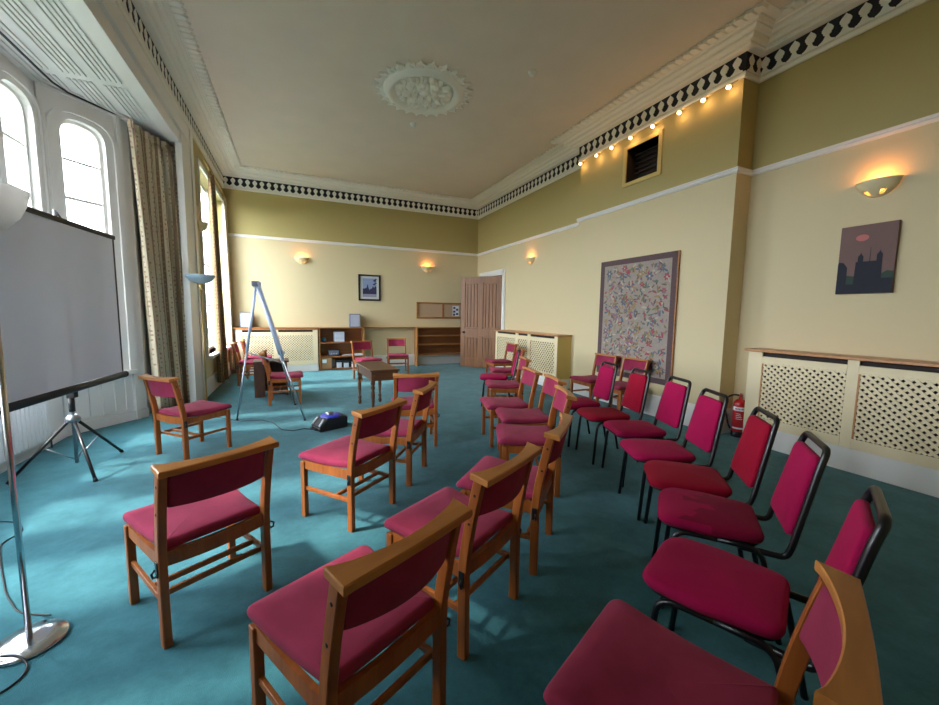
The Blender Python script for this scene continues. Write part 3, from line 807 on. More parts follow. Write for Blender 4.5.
# framed picture on end wall
fp = thing('framed_picture', 'dark framed print of tree and spires on end wall', 'picture', (1.89, YB, 2.17), 0)
b = MB()
W2, H2 = .295, .35
for lo, hi in (((-W2, -.03, -H2), (-W2+.045, 0, H2)), ((W2-.045, -.03, -H2), (W2, 0, H2)), ((-W2+.045, -.03, -H2), (W2-.045, 0, -H2+.045)), ((-W2+.045, -.03, H2-.045), (W2-.045, 0, H2))): b.box(lo, hi, M_BLKP, None, .004)
b.build('frame', fp)
M_MNT = mat('mount_card', (206, 210, 206), 0.8); M_SKY = mat('print_sky', (142, 160, 196), 0.8); M_NIGHT = mat('print_dark', (44, 42, 86), 0.8); M_MIST = mat('print_mist', (150, 150, 176), 0.8)
MB().box((-W2+.04, -.012, -H2+.04), (W2-.04, -.004, H2-.04), M_MNT).build('mount', fp)
b = MB(); b.box((-.185, -.0135, -.25), (.185, -.011, .25), M_SKY)
def flat(mb, pts, y, m):
    n = len(pts); v = [(x, y, z) for x, z in pts] + [(x, y-.0015, z) for x, z in pts]
    mb.faces(v, [tuple(range(n)), tuple(range(2*n-1, n-1, -1))] + [(i, (i+1) % n, n+(i+1) % n, n+i) for i in range(n)], m)
flat(b, [(-.185, -.25), (.185, -.25), (.185, -.17), (-.185, -.17)], -.014, M_MIST)
flat(b, [(-.185, -.17), (.185, -.17), (.185, .03), (.15, .05), (.12, .0), (.09, .05), (.06, -.02), (.03, -.02), (.0, -.06), (-.03, .0), (-.045, .08), (-.06, .09), (-.075, .0), (-.10, -.01), (-.14, -.03), (-.185, -.02)], -.0145, M_NIGHT)
for x, z, r in ((.14, .19, .035), (.16, .13, .028), (.125, .09, .03), (.165, .23, .025)):
    flat(b, [(x+r*math.cos(a)*1.3, z+r*math.sin(a)*.7) for a in [2*PI*k/9 for k in range(9)]], -.0145, M_NIGHT)
b.build('print', fp)
g = MB(); g.faces([(-W2+.045, -.02, -H2+.045), (W2-.045, -.02, -H2+.045), (W2-.045, -.02, H2-.045), (-W2+.045, -.02, H2-.045)], [(0, 1, 2, 3)], M_GLASS); g.build('glass', fp)

# cork board
cb = thing('cork_board', 'two panel cork noticeboard in wooden frame beside the open door', 'noticeboard', (4.02, YB, 1.585), 0)
b = MB(); W2, H2 = .81, .235
for lo, hi in (((-W2, -.03, -H2), (-W2+.05, 0, H2)), ((W2-.05, -.03, -H2), (W2, 0, H2)), ((-W2+.05, -.03, -H2), (W2-.05, 0, -H2+.05)), ((-W2+.05, -.03, H2-.05), (W2-.05, 0, H2)), ((-.03, -.03, -H2+.05), (.03, 0, H2-.05))): b.box(lo, hi, M_SHELFW, None, .004)
b.build('frame', cb)
for x0, x1 in ((-W2+.05, -.03), (.03, W2-.05)): MB().box((x0, -.012, -H2+.05), (x1, -.002, H2-.05), M_CORK).build('cork_panel', cb)
n = MB(); n.box((-.10, -.0, -.15), (.10, .002, .15), M_PAPER)
for x, z in ((-.045, .09), (.045, .04), (-.045, -.02), (.045, -.09), (-.05, -.11)): n.box((x-.035, -.002, z-.03), (x+.035, .0005, z+.03), M_BLUEP)
o = n.build('notice'); o.location = (4.42, YB-.0145, 1.58); tag(o, 'white notice with dark pictures pinned on the cork board', 'notice')

# canvas picture on the right wall
cv = thing('canvas_picture', 'square dusky canvas of a tower silhouette on cream wall', 'picture', (XN, 1.965, 2.09), -PI/2)
M_DUSK = mat('canvas_dusk', (122, 96, 92), 0.8, var=.06, vscale=3); M_SIL = mat('canvas_dark', (36, 38, 52), 0.8); M_SUN = mat('canvas_sun', (196, 116, 112), 0.8); M_GRN = mat('canvas_green', (52, 72, 62), 0.8)
# local: x -> world -Y (towards the camera), y -> into wall
b = MB(); b.box((-.235, -.035, -.335), (.235, 0, .34), M_DUSK, None, .003)
cv.scale = (.90, 1, 1)
b.build('canvas', cv)
b = MB()
flat(b, [(-.234, -.333), (.234, -.333), (.234, -.13), (.18, -.12), (.12, -.16), (-.1, -.16), (-.234, -.13)], -.0352, M_GRN)
flat(b, [(-.234, -.333), (.234, -.333), (.234, -.19), (.14, -.19), (.135, .0), (.135, .04), (.12, .06), (.115, .08), (.105, .06), (.09, .04), (.09, -.02), (-.02, -.02), (-.02, .03), (-.035, .05), (-.04, .07), (-.05, .05), (-.065, .03), (-.065, -.02), (-.08, -.02), (-.085, -.24), (-.15, -.24), (-.15, -.07), (-.185, -.02), (-.225, -.01), (-.234, -.03)], -.0362, M_SIL)
flat(b, [(.032, -.02), (.038, -.02), (.036, .12), (.034, .12)], -.0362, M_SIL)
flat(b, [(-.045+.055*math.cos(a), .215+.032*math.sin(a)) for a in [2*PI*k/18 for k in range(18)]], -.0362, M_SUN)
b.build('painted_scene', cv)

# tapestry
ty0, ty1, tz0, tz1 = 3.84, 5.33, .50, 2.42
tp = thing('hanging_tapestry', 'tall floral embroidered tapestry with dark border on chimney breast', 'tapestry', (XC, (ty0+ty1)/2, (tz0+tz1)/2), -PI/2)
TW, TH = (ty1-ty0)/2, (tz1-tz0)/2
M_TAPB = mat('tapestry_border', (96, 76, 78), 0.9, var=.12, vscale=30, bump=.3, bscale=300)
M_TAPG = mat('tapestry_ground', (158, 146, 136), 0.95, var=.1, vscale=25, bump=.3, bscale=300)
fl = [mat('thread_%s' % n, c, .9) for n, c in (('rose', (158, 78, 92)), ('blue', (92, 104, 120)), ('olive', (124, 120, 88)), ('teal', (92, 112, 108)), ('gold', (156, 130, 94)), ('mauve', (132, 106, 122)), ('pale', (180, 170, 154)), ('brown', (108, 90, 82)))]
b = MB()
bw = .085
for lo, hi in (((-TW, -.03, -TH), (-TW+bw, -.001, TH)), ((TW-bw, -.03, -TH), (TW, -.001, TH)), ((-TW+bw, -.03, -TH), (TW-bw, -.001, -TH+bw)), ((-TW+bw, -.03, TH-bw), (TW-bw, -.001, TH))): b.box(lo, hi, M_TAPB, None, .004)
b.box((TW, -.028, -TH), (TW+.02, -.001, TH), M_SHELFW)
b.build('border', tp)
b = MB(); b.box((-TW+bw, -.022, -TH+bw), (TW-bw, -.001, TH-bw), M_TAPG)
rnd = random.Random(11); ly = [-.0224]
def leaf(cx, cz, a, l, wd, m):
    pts = []
    for k in range(8):
        t = 2*PI*k/8; px = l*math.cos(t); pz = wd*math.sin(t)
        pts.append((cx+px*math.cos(a)-pz*math.sin(a), cz+px*math.sin(a)+pz*math.cos(a)))
    ly[0] -= 2e-6
    b.faces([(x, ly[0], z) for x, z in pts], [tuple(range(8))], m)
for _ in range(46):
    cx = rnd.uniform(-TW+bw+.07, TW-bw-.07); cz = rnd.uniform(-TH+bw+.07, TH-bw-.07)
    m = rnd.choice(fl[:2]+[fl[0], fl[4], fl[5]]); r = rnd.uniform(.04, .075)
    for k in range(6):
        a = 2*PI*k/6; leaf(cx+r*.6*math.cos(a), cz+r*.6*math.sin(a), a, r*.5, r*.28, m)
    leaf(cx, cz, 0, r*.3, r*.3, rnd.choice([fl[4], fl[6]]))
for _ in range(620):
    cx = rnd.uniform(-TW+bw+.04, TW-bw-.04); cz = rnd.uniform(-TH+bw+.04, TH-bw-.04)
    leaf(cx, cz, rnd.uniform(0, PI), rnd.uniform(.02, .055), rnd.uniform(.008, .018), rnd.choice(fl))
b.build('embroidered_panel', tp)

# ------------------------------------------------------------------ curtains
def curtain(name, label, top, bot, z0, z1, folds, depth, m, cat='curtain', rail_pts=None):
    """pleated curtain between plan points: top = ((x,y),(x,y)) at z1, bot likewise at z0"""
    t = thing(name, label, cat, ((bot[0][0]+bot[1][0])/2, (bot[0][1]+bot[1][1])/2, z0), 0, 'long lined curtains')
    ox, oy = t.location.x, t.location.y
    def sheet(za, zb, nz, dk, nm, extra=0.0):
        mb = MB(); nx = folds*10
        v = []; uvs = []
        for j in range(nz+1):
            zz = za+(zb-za)*j/nz; f = (zz-z0)/(z1-z0)
            a = Vector(bot[0]).lerp(Vector(top[0]), f); c2 = Vector(bot[1]).lerp(Vector(top[1]), f)
            tt = (c2-a); nn = Vector((tt.y, -tt.x)).normalized()
            for i in range(nx+1):
                u = i/nx
                ph = u*folds*2*PI
                amp = depth*dk(f)*(1+.35*math.sin(u*9.1+1.3))
                off = amp*(1+math.sin(ph+.5*math.sin(f*3+u*7)))+extra
                p = a+tt*(u+.35/folds*math.sin(2*ph)*.25)+nn*off
                v.append((p.x-ox, p.y-oy, zz-z0)); uvs.append((u*folds*.16, zz))
        fcs = [(j*(nx+1)+i, j*(nx+1)+i+1, (j+1)*(nx+1)+i+1, (j+1)*(nx+1)+i) for j in range(nz) for i in range(nx)]
        vs, fs = mb.faces(v, fcs, m, None, True)
        uvl = mb.bm.loops.layers.uv.new('UVMap')
        mb.bm.verts.index_update()
        for f2 in fs:
            for l in f2.loops: l[uvl].uv = uvs[l.vert.index]
        o = mb.build(nm, t)
        md = o.modifiers.new('thickness', 'SOLIDIFY'); md.thickness = .006
        return o
    sheet(z0, z1-.10, 24, lambda f: .55+.45*(1-f), 'drape')
    sheet(z1-.10, z1, 4, lambda f: .45, 'pleated_heading', .006)
    return t
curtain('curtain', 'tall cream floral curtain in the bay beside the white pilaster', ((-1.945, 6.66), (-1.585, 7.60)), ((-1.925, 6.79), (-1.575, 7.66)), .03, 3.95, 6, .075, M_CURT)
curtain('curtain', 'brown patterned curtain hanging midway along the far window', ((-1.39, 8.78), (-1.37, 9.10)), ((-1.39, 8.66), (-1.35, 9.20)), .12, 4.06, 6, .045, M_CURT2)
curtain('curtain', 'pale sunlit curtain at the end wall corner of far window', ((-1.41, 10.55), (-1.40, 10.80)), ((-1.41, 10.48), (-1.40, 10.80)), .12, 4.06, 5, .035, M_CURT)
b = MB().tube([(-1.355, 8.3, 4.09), (-1.355, 10.83, 4.09)], .012, M_BRASS, 8); tag(b.build('curtain_rail'), 'thin brass curtain rail above the far window', 'curtain rail')

# ------------------------------------------------------------------ wooden church chair
def make_wood_chair():
    t = thing('wooden_chair', 'x', 'chair')
    def lean(z):                         # backward lean of the rear posts
        return 0.0 if z < .40 else -.075*((z-.40)/.42)**1.35
    for s in (-1, 1):
        mb = MB(); path = []
        for z in (0, .2, .38, .46, .54, .62, .70, .76, .822):
            wd = .021 if z < .5 else .021-.004*(z-.5)/.3
            path.append(((s*.225, lean(z)+.0, z), (1, 0, 0), (0, 1, 0)))
        c = .017; d2 = .023
        mb.sweep(path, [(-c, -d2+.004), (-c+.004, -d2), (c-.004, -d2), (c, -d2+.004), (c, d2-.004), (c-.004, d2), (-c+.004, d2), (-c, d2-.004)], M_CHWOOD)
        for z in (.63, .76): mb.lathe([(.007, 0), (.006, .002), (0, .002)], M_BLACK, 8, Matrix.Translation((s*(.225+.017*1), lean(z), z)) @ Matrix.Rotation(PI/2*s, 4, 'Y'))
        mb.build('leg', t)
    for s in (-1, 1):
        mb = MB(); mb.box((s*.232-.018, .425, 0), (s*.232+.018, .462, .42), M_CHWOOD, None, .004); mb.build('leg', t)
    # seat frame: aprons
    mb = MB()
    for s in (-1, 1):
        v = []; n = 8
        for k in range(n+1):
            y = .02+(.43-.02)*k/n; x = s*(.222+.008*k/n); dip = -.010*math.sin(PI*k/n)
            v += [(x-.010, y, .365), (x+.010, y, .365), (x+.010, y, .430+dip), (x-.010, y, .430+dip)]
        f = [(4*k+a, 4*k+(a+1) % 4, 4*k+4+(a+1) % 4, 4*k+4+a) for k in range(n) for a in range(4)]
        mb.faces(v, f, M_CHWOOD)
    mb.box((-.215, .43, .365), (.215, .452, .430), M_CHWOOD, None, .003)
    v = []; n = 10
    for k in range(n+1):
        x = -.21+.42*k/n; sag = .022*math.sin(PI*k/n)
        v += [(x, -.012, .372-sag*.6), (x, .012, .372-sag*.6), (x, .012, .438-sag*.5), (x, -.012, .438-sag*.5)]
    f = [(4*k+a, 4*k+(a+1) % 4, 4*k+4+(a+1) % 4, 4*k+4+a) for k in range(n) for a in range(4)] + [(3, 2, 1, 0), (4*n, 4*n+1, 4*n+2, 4*n+3)]
    mb.faces(v, f, M_CHWOOD)
    mb.build('seat_frame', t)
    for s in (-1, 1): MB().box((s*.229-.009, .02, .205), (s*.229+.009, .43, .233), M_CHWOOD, None, .003).build('side_stretcher', t)
    for y in (.045, .145): MB().box((-.222, y-.009, .206), (.222, y+.009, .232), M_CHWOOD, None, .003).build('cross_stretcher', t)
    # seat cushion
    ol = densify(rounded_poly([(-.207, .006), (.207, .006), (.252, .500), (-.252, .500)], [.012, .012, .04, .04], 5), .03)
    def warp(x, y, z):
        u = (y-.03)/.46; e = abs(x)/.24
        zz = .428+z-.013*math.sin(PI*max(0, min(1, u)))*(.45+.55*e*e) + (.010*u*u)
        if y > .43: zz -= .022*((y-.43)/.06)**2*(1 if z > .02 else .4)
        if y < .04 and abs(x) > .19: zz -= 0
        return (x, y, zz)
    mb = MB(); mb.pad(ol, .052, M_BURG, .010, warp, None, .017); mb.build('seat', t)
    # curved upholstered backrest
    ol = densify(rounded_poly([(-.204, .648), (.204, .648), (.204, .820), (-.204, .820)], .012, 3), .025)
    def warpb(x, y, z):                  # outline is (x, height), pad thickness along y
        h = y; bow = -.050*(1-(x/.205)**2)
        return (x, lean(h)+.012+bow-z*(-1)-.022, h)
    mb = MB(); mb.pad(ol, .030, M_BURG, .004, warpb, None, .008); mb.build('backrest', t)
    # ledge: straight back edge, concave front edge
    n = 16; top = []; 
    back = [(-.249+.498*k/n, -.128-.006*math.sin(PI*k/n)) for k in range(n+1)]
    front = [(.249-.498*k/n, -.040-.046*(math.sin(PI*k/n)**.8)) for k in range(n+1)]
    mb = MB(); poly = back+front
    poly = [(x, y) for x, y in poly]
    m = len(poly)
    def ring(ins, z):
        out = []
        for i in range(m):
            a = Vector(poly[i-1]); b2 = Vector(poly[(i+1) % m]); tt = b2-a
            nn = Vector((-tt.y, tt.x)).normalized()
            zt = z+(poly[i][1]+.085)*(-.16)*-1   # tipped slightly down to the back
            out.append((poly[i][0]+nn.x*ins, poly[i][1]+nn.y*ins, zt))
        return out
    rs = [ring(.004, .820), ring(0, .824), ring(0, .844), ring(.004, .849)]
    v = [p for r in rs for p in r]
    f = [(i*m+k, i*m+(k+1) % m, (i+1)*m+(k+1) % m, (i+1)*m+k) for i in range(3) for k in range(m)]
    # caps as quads between back and front edges
    for base, flip in ((0, True), (3*m, False)):
        for k in range(n):
            q = (base+k, base+k+1, base+m-2-k, base+m-1-k)
            f.append(q[::-1] if flip else q)
    mb.faces(v, f, M_RAILW); mb.build('top_rail', t)
    for s in (-1, 1):
        mb = MB(); mb.box((s*.243-.004, -.014, .335), (s*.243+.004, .014, .405), M_BLACK, None, .002)
        mb.tube([(s*.247, -.004, .34), (s*.262, -.012, .345), (s*.266, -.012, .365), (s*.252, -.006, .375)], .005, M_BLACK, 6); mb.build('linking_clip', t)
    return t

wood_labels = [
 # x, y, deg, label
 (-.368, 2.127, 29.9, 'burgundy wooden chair standing alone on the carpet beside the lamp base'),
 (-1.176, 4.748, -46.9, 'burgundy wooden chair by the floral curtain, turned sideways to the screen'),
 (.494, 2.784, 39.0, 'burgundy wooden chair seen from behind, just past the black and blue projector'),
 (1.001, 3.365, 55.8, 'burgundy wooden chair seen edge on between two chairs by the dark table'),
 (1.205, 4.103, -11.1, 'burgundy wooden chair with its back squarely turned, closest to the dark table'),
 (.254, 1.141, 26.6, 'foremost and largest burgundy wooden chair in the curving row, seen from behind'),
 (.830, 1.545, 29.8, 'burgundy wooden chair, second in the curving row, just beyond the foremost one'),
 (1.393, 1.930, 43.0, 'burgundy wooden chair, third in the curving row counted from the foremost one'),
 (2.05, 2.72, 64.0, 'burgundy wooden chair, fourth in the curving row, its concave ledge seen endwise'),
 (2.38, 3.31, 71.0, 'burgundy wooden chair, fifth in the curving row counted from the foremost one'),
 (2.49, 3.90, 75.0, 'burgundy wooden chair, sixth in the curving row, its front legs fully in view'),
 (3.08, 4.98, 69.0, 'burgundy wooden chair just before the steel framed chair in the curving row'),
 (3.84, 6.32, 72.0, 'burgundy wooden chair just beyond the steel framed chair in the curving row'),
 (4.42, 7.62, 84.0, 'burgundy wooden chair ending the curving row, nearest the panelled door'),
 (1.016, .447, 24.0, 'burgundy wooden chair cut by the bottom picture edge beside the black framed row'),
 (4.72, 4.99, 90.0, 'burgundy wooden chair against the tapestry, nearer the lattice cover'),
 (4.72, 4.37, 90.0, 'burgundy wooden chair against the tapestry, nearer the fire extinguisher'),
 (1.42, 9.08, 194.0, 'burgundy wooden chair facing the table, in front of the filled bookcase'),
 (2.37, 9.78, 172.0, 'burgundy wooden chair facing the table, in front of the bare recess'),
 (-1.05, 9.12, -90.0, 'burgundy wooden chair with its back to far window, beside the brown curtain'),
 (-.99, 10.0, -88.0, 'burgundy wooden chair with its back to far window, nearest the end wall'),
 (-.39, 7.06, -90.0, 'burgundy wooden chair behind the easel legs, in front of small dark cabinet'),
]
WG = 'burgundy wooden chairs'
wc = make_wood_chair()
for i, (x, y, a, lab) in enumerate(wood_labels):
    if i == 0:
        wc.location = (x, y, 0); wc.rotation_euler = (0, 0, R(a)); wc['label'] = lab; wc['group'] = WG
    else:
        dup(wc, (x, y, 0), R(a), lab, WG)

# ------------------------------------------------------------------ black steel banquet chair
def make_steel_chair(m, stain=False):
    t = thing('steel_chair', 'x', 'chair')
    r = .0130
    for s in (-1, 1):
        MB().tube(smooth_tube_path([(s*.215, .468, 0), (s*.203, .435, .425), (s*.200, .25, .428)], .07), r, M_BLACK, 10).build('leg', t)
        MB().tube(smooth_tube_path([(s*.200, .25, .428), (s*.196, .075, .424), (s*.205, -.02, 0)], .06), r, M_BLACK, 10).build('leg', t)
    pts = [(-.185, .16, .412), (-.190, -.02, .412), (-.195, -.035, .47), (-.165, -.115, .86), (-.150, -.135, .925), (.150, -.135, .925), (.165, -.115, .86), (.195, -.035, .47), (.190, -.02, .412), (.185, .16, .412)]
    pts = smooth_tube_path(pts, .055, 6)
    MB().tube(pts, .0145, M_BLACK, 10).build('back_frame', t)
    # seat
    ol = densify(rounded_poly([(-.19, .055), (.19, .055), (.225, .30), (.205, .515), (-.205, .515), (-.225, .30)], [.07, .07, .3, .10, .10, .3], 6), .03)
    def warp(x, y, z):
        zz = .438+z
        if y > .42: zz -= .02*((y-.42)/.1)**2*(1 if z > .03 else .3)
        return (x, y, zz)
    b = MB(); b.pad(ol, .050, m, .020, warp, None, .02)
    b.build('seat', t)
    ol2 = [(x*.93, .285+(y-.285)*.93) for x, y in ol]
    b = MB(); b.prism(ol2, .428, .441, M_BLKP); b.build('seat_board', t)
    # back pad
    ol = densify(rounded_poly([(-.180, .505), (.180, .505), (.150, .885), (-.150, .885)], [.04, .04, .05, .05], 5), .03)
    def warpb(x, h, z):
        f = (h-.47)/.39
        return (x, -.035-.080*f+z+.014-.02*1-.012*(1-(x/.18)**2)*0, h)
    b = MB(); b.pad(ol, .034, m, .012, warpb, None, .012); b.build('backrest', t)
    return t

SG = 'black steel framed chairs'
pink = make_steel_chair(M_MAG); red = make_steel_chair(M_RED)
pk = rk = False
steel = [
 (3.33, 3.57, 77, 0, 'magenta padded chair with black steel frame, standing nearest the tapestry'),
 (3.230, 3.014, 73.2, 1, 'red padded chair with black steel frame, second from the tapestry end'),
 (3.110, 2.477, 69.6, 0, 'magenta padded chair with black steel frame, third from the tapestry end'),
 (2.796, 1.949, 62.7, 0, 'magenta padded chair with black steel frame between third and red fifth chair'),
 (2.496, 1.448, 47.8, 1, 'red padded chair with black steel frame beside lattice cover, fifth from tapestry'),
 (2.153, 1.057, 38.4, 2, 'magenta padded chair with black steel frame and damp patch on seat'),
 (1.61, .655, 24.0, 0, 'magenta padded chair with black steel frame, partly behind the big wooden chair'),
 (3.27, 5.56, 62, 0, 'magenta padded steel chair standing among the curving row of wooden chairs'),
]
M_STAIN = mat('damp_pink_cloth', (130, 8, 54), 0.8, spec=0.15, bump=0.2, bscale=800, sheen=0.03)
for x, y, a, k, lab in steel:
    src = red if k == 1 else pink
    if k == 0 and not pk: pk = True; o = pink; o.location = (x, y, 0); o.rotation_euler = (0, 0, R(a)); o['label'] = lab; o['group'] = SG
    elif k == 1 and not rk: rk = True; o = red; o.location = (x, y, 0); o.rotation_euler = (0, 0, R(a)); o['label'] = lab; o['group'] = SG
    else: o = dup(src, (x, y, 0), R(a), lab, SG)
    if k == 2:                            # damp patch: its own seat mesh with the rear half darker
        for ch in o.children:
            if ch.name.startswith('seat') and not ch.name.startswith('seat_board'):
                me = ch.data.copy(); ch.data = me; me.materials.append(M_STAIN)
                for p in me.polygons:
                    c = p.center
                    if c.z > .46 and c.y < .33+.05*math.sin(c.x*31)+.04*math.sin(c.x*67) and c.x < .17: p.material_index = 1

# ------------------------------------------------------------------ projection screen
sx0, sy0, sx1, sy1 = -1.965, 3.93, -1.80, 5.68
ang = math.atan2(sy1-sy0, sx1-sx0); SL = math.hypot(sx1-sx0, sy1-sy0)
smx, smy = -1.90, 4.72
sc = thing('projection_screen', 'pull-up projection screen on black tripod in front of the bay window', 'projection screen', (smx, smy, 0), ang)
# local x along the screen, y towards the windows, z up
SH = SL/2
MB().box((-SH+.02, -.035, .80), (SH-.03, -.031, 2.26), M_GREYSC).build('screen_cloth', sc)
b = MB()
for x in (-SH+.008, SH-.04): b.box((x, -.0365, .80), (x+.032, -.030, 2.26), M_BLKP)
b.build('black_border', sc)
b = MB(); b.tube([(-SH-.01, -.03, .765), (SH+.02, -.03, .765)], .034, M_BLKP, 14); b.build('roller_case', sc)
b = MB()
for x in (-SH-.03, SH+.005): b.tube([(x, -.03, .765), (x+.03, -.03, .765)], .038, M_BLACK, 14)
b.build('end_cap', sc)
b = MB(); b.box((-SH, -.05, 2.255), (SH, -.015, 2.30), M_BLKP, None, .008); b.build('top_bar', sc)
b = MB(); b.tube([(0, 0, .06), (0, 0, 2.36)], .013, M_STEEL, 12); b.tube([(0, 0, .55), (0, 0, .70)], .022, M_BLKP, 12); b.box((-.03, -.04, .68), (.03, .02, .75), M_BLKP, None, .004); b.build('pole', sc)
MB().tube([(0, 0, 2.28), (0, -.02, 2.34), (0, -.04, 2.29)], .010, M_BLACK, 8).build('hook', sc)
b = MB(); b.lathe([(.0, .52), (.03, .52), (.05, .50), (.055, .47), (.04, .45), (0, .45)], M_STEEL, 16); b.build('hub', sc)
inv = Matrix.Rotation(-ang, 4, 'Z')
for fx, fy in ((-1.62, 4.30), (-2.20, 4.56), (-1.70, 5.12)):
    v = inv @ Vector((fx-smx, fy-smy, 0))
    v = v.normalized()*max(.42, min(.62, v.length))
    b = MB(); b.tube([(v.x*.06, v.y*.06, .47), (v.x, v.y, .012)], .013, M_BLACK, 10); b.tube([(v.x*.97, v.y*.97, .025), (v.x*1.01, v.y*1.01, .0)], .016, M_BLKP, 10); b.build('leg', sc)
    b = MB(); b.tube([(v.x*.5, v.y*.5, .26), (0, 0, .09)], .005, M_STEEL, 6); b.build('leg_brace', sc)

# ------------------------------------------------------------------ floor lamps
def floor_lamp(label, x, y, h, bowl_r, m_pole, m_bowl, m_base, dp=1.0):
    t = thing('floor_lamp', label, 'floor lamp', (x, y, 0), 0, 'uplighter floor lamps')
    MB().lathe([(0, 0), (.125, 0), (.128, .008), (.122, .018), (.06, .024), (.02, .03), (0, .03)], m_base, 36).build('base', t)
    MB().tube([(0, 0, .02), (0, 0, h-.10)], .011, m_pole, 12).build('pole', t)
    MB().lathe([(.011, h-.14), (.022, h-.12), (.03, h-.10), (.018, h-.085), (.035, h-.06), (.04, h-.05), (0, h-.05)], m_pole, 20).build('collar', t)
    b = MB(); b.lathe([(.03, h-.055), (bowl_r*.45, h-.04*dp), (bowl_r*.75, h-.005), (bowl_r*.92, h+.035*dp), (bowl_r, h+.075*dp), (bowl_r-.006, h+.077*dp), (bowl_r*.9, h+.042*dp), (bowl_r*.7, h+.008), (bowl_r*.4, h-.03*dp), (0, h-.04)], m_bowl, 36); b.build('lamp_shade', t)
    return t
floor_lamp('chrome uplighter floor lamp with white glass bowl in front of projection screen', -1.126, 2.27, 1.88, .13, M_CHROME, M_FROST, M_CHROME, 1.35)
floor_lamp('brass uplighter floor lamp with bluish bowl beside the white pilaster', -1.27, 7.05, 1.95, .195, M_BRASS, M_FROST2, M_BRASS)
b = MB(); b.tube(smooth_tube_path([(-1.11, 2.40, .03), (-1.17, 2.46, .006), (-1.28, 2.52, .005), (-1.42, 2.72, .005), (-1.60, 3.05, .005), (-1.75, 3.35, .005), (-1.70, 3.48, .005), (-1.80, 3.65, .005), (-2.0, 3.75, .005)], .08), .004, M_BLKP, 6)
b.tube(smooth_tube_path([(-1.18, 2.19, .025), (-1.12, 2.17, .028), (-1.06, 2.12, .006), (-1.05, 2.04, .005), (-1.10, 1.98, .005), (-1.22, 1.94, .005), (-1.4, 1.98, .005)], .06), .004, M_BLKP, 6)
tag(b.build('power_cable'), 'thin black flex trailing from chrome floor lamp across carpet', 'cable')

# ------------------------------------------------------------------ easel
EA = Vector((-.46, 6.12, 1.87))
ez = thing('easel', 'folding aluminium flip chart easel standing open by the far window', 'easel', (-.25, 6.15, 0), 0)
off = Vector((-.25, 6.15, 0))
def L3(p): return tuple(Vector(p)-off)
FA, FB, FC = Vector((-.76, 6.08, 0)), Vector((.096, 5.72, 0)), Vector((-.02, 6.75, 0))
# two front legs lie in the board plane and run up beside the board
topB, topC = EA+Vector((0, -.10, 0)), EA+Vector((.0, .10, 0))
for f, tp_ in ((FB, topB), (FC, topC)):
    b = MB(); b.tube([L3(tp_), L3(tp_.lerp(f, .55))], .016, M_ALU, 10); b.tube([L3(tp_.lerp(f, .5)), L3(f+Vector((0, 0, .004)))], .011, M_STEEL, 10); b.tube([L3(f+(tp_-f)*.012), L3(f+Vector((0, 0, .0)))], .016, M_BLKP, 8); b.build('leg', ez)
b = MB(); b.tube([L3(EA), L3(EA.lerp(FA, .5))], .018, M_ALU, 10); b.tube([L3(EA.lerp(FA, .45)), L3(FA+Vector((0, 0, .004)))], .012, M_STEEL, 10); b.tube([L3(FA+(EA-FA)*.012), L3(FA)], .016, M_BLKP, 8); b.build('leg', ez)
b = MB(); b.box((-.05, -.14, -.04), (.05, .14, .03), M_GREYD, Matrix.Translation(Vector(L3(EA))), .012); b.build('hinge_head', ez)
# board in the plane of the front legs
d1 = (topB.lerp(FB, .62)); d2 = (topC.lerp(FC, .62)); 
axis_dn = ((FB+FC)/2-EA).normalized(); axis_w = Vector((-.06, 1, 0)).normalized(); axis_n = axis_dn.cross(axis_w).normalized()
if axis_n.x < 0: axis_n = -axis_n
Mb = Matrix(((axis_w.x, axis_n.x, axis_dn.x, 0), (axis_w.y, axis_n.y, axis_dn.y, 0), (axis_w.z, axis_n.z, axis_dn.z, 0), (0, 0, 0, 1)))
Mb = Matrix.Translation(Vector(L3(EA))) @ Mb
b = MB(); b.box((-.30, .02, .03), (.30, .036, 1.00), M_ALU, Mb, .004); b.build('whiteboard', ez)
b = MB(); b.box((-.31, .012, .02), (-.285, .044, 1.01), M_ALU, Mb); b.box((.285, .012, .02), (.31, .044, 1.01), M_ALU, Mb); b.box((-.31, .012, .99), (.31, .06, 1.01), M_ALU, Mb); b.box((-.31, .012, .0), (.31, .05, .03), M_ALU, Mb); b.build('board_frame', ez)
b = MB(); b.tube([L3(EA.lerp(FA, .50)), L3(EA.lerp((FB+FC)/2, .60))], .010, M_STEEL, 8); b.build('spreader', ez)
b = MB(); b.tube([L3(topB.lerp(FB, .60)), L3(topC.lerp(FC, .60))], .009, M_STEEL, 8); b.build('cross_bar', ez)

# ------------------------------------------------------------------ projector on the floor + cable
pj = thing('projector', 'black and blue projector like machine on the carpet beside the easel', 'projector', (.38, 5.24, 0), R(22))
b = MB()
prof = [(-.19, 0), (.19, 0), (.19, .15), (.02, .165), (-.10, .15), (-.19, .05)]
v = [(x, -.13, z) for x, z in prof] + [(x, .13, z) for x, z in prof]; n = len(prof)
vs, fs = b.faces(v, [tuple(range(n)), tuple(range(2*n-1, n-1, -1))] + [(i, n+i, n+(i+1) % n, (i+1) % n) for i in range(n)], M_BLKP)
bmesh.ops.bevel(b.bm, geom=list({e for f in fs for e in f.edges}), offset=.012, segments=2, affect='EDGES')
b.build('body', pj)
MB().lathe([(0, .18), (.06, .185), (.11, .18), (.13, .166), (.13, .158)], M_BLUE, 28, Matrix.Translation((.02, 0, -.004))).build('top_cover', pj)
b = MB(); b.lathe([(.045, .18), (.045, .205), (.035, .212), (0, .212)], M_STEEL, 18); b.build('dial', pj)
b = MB()
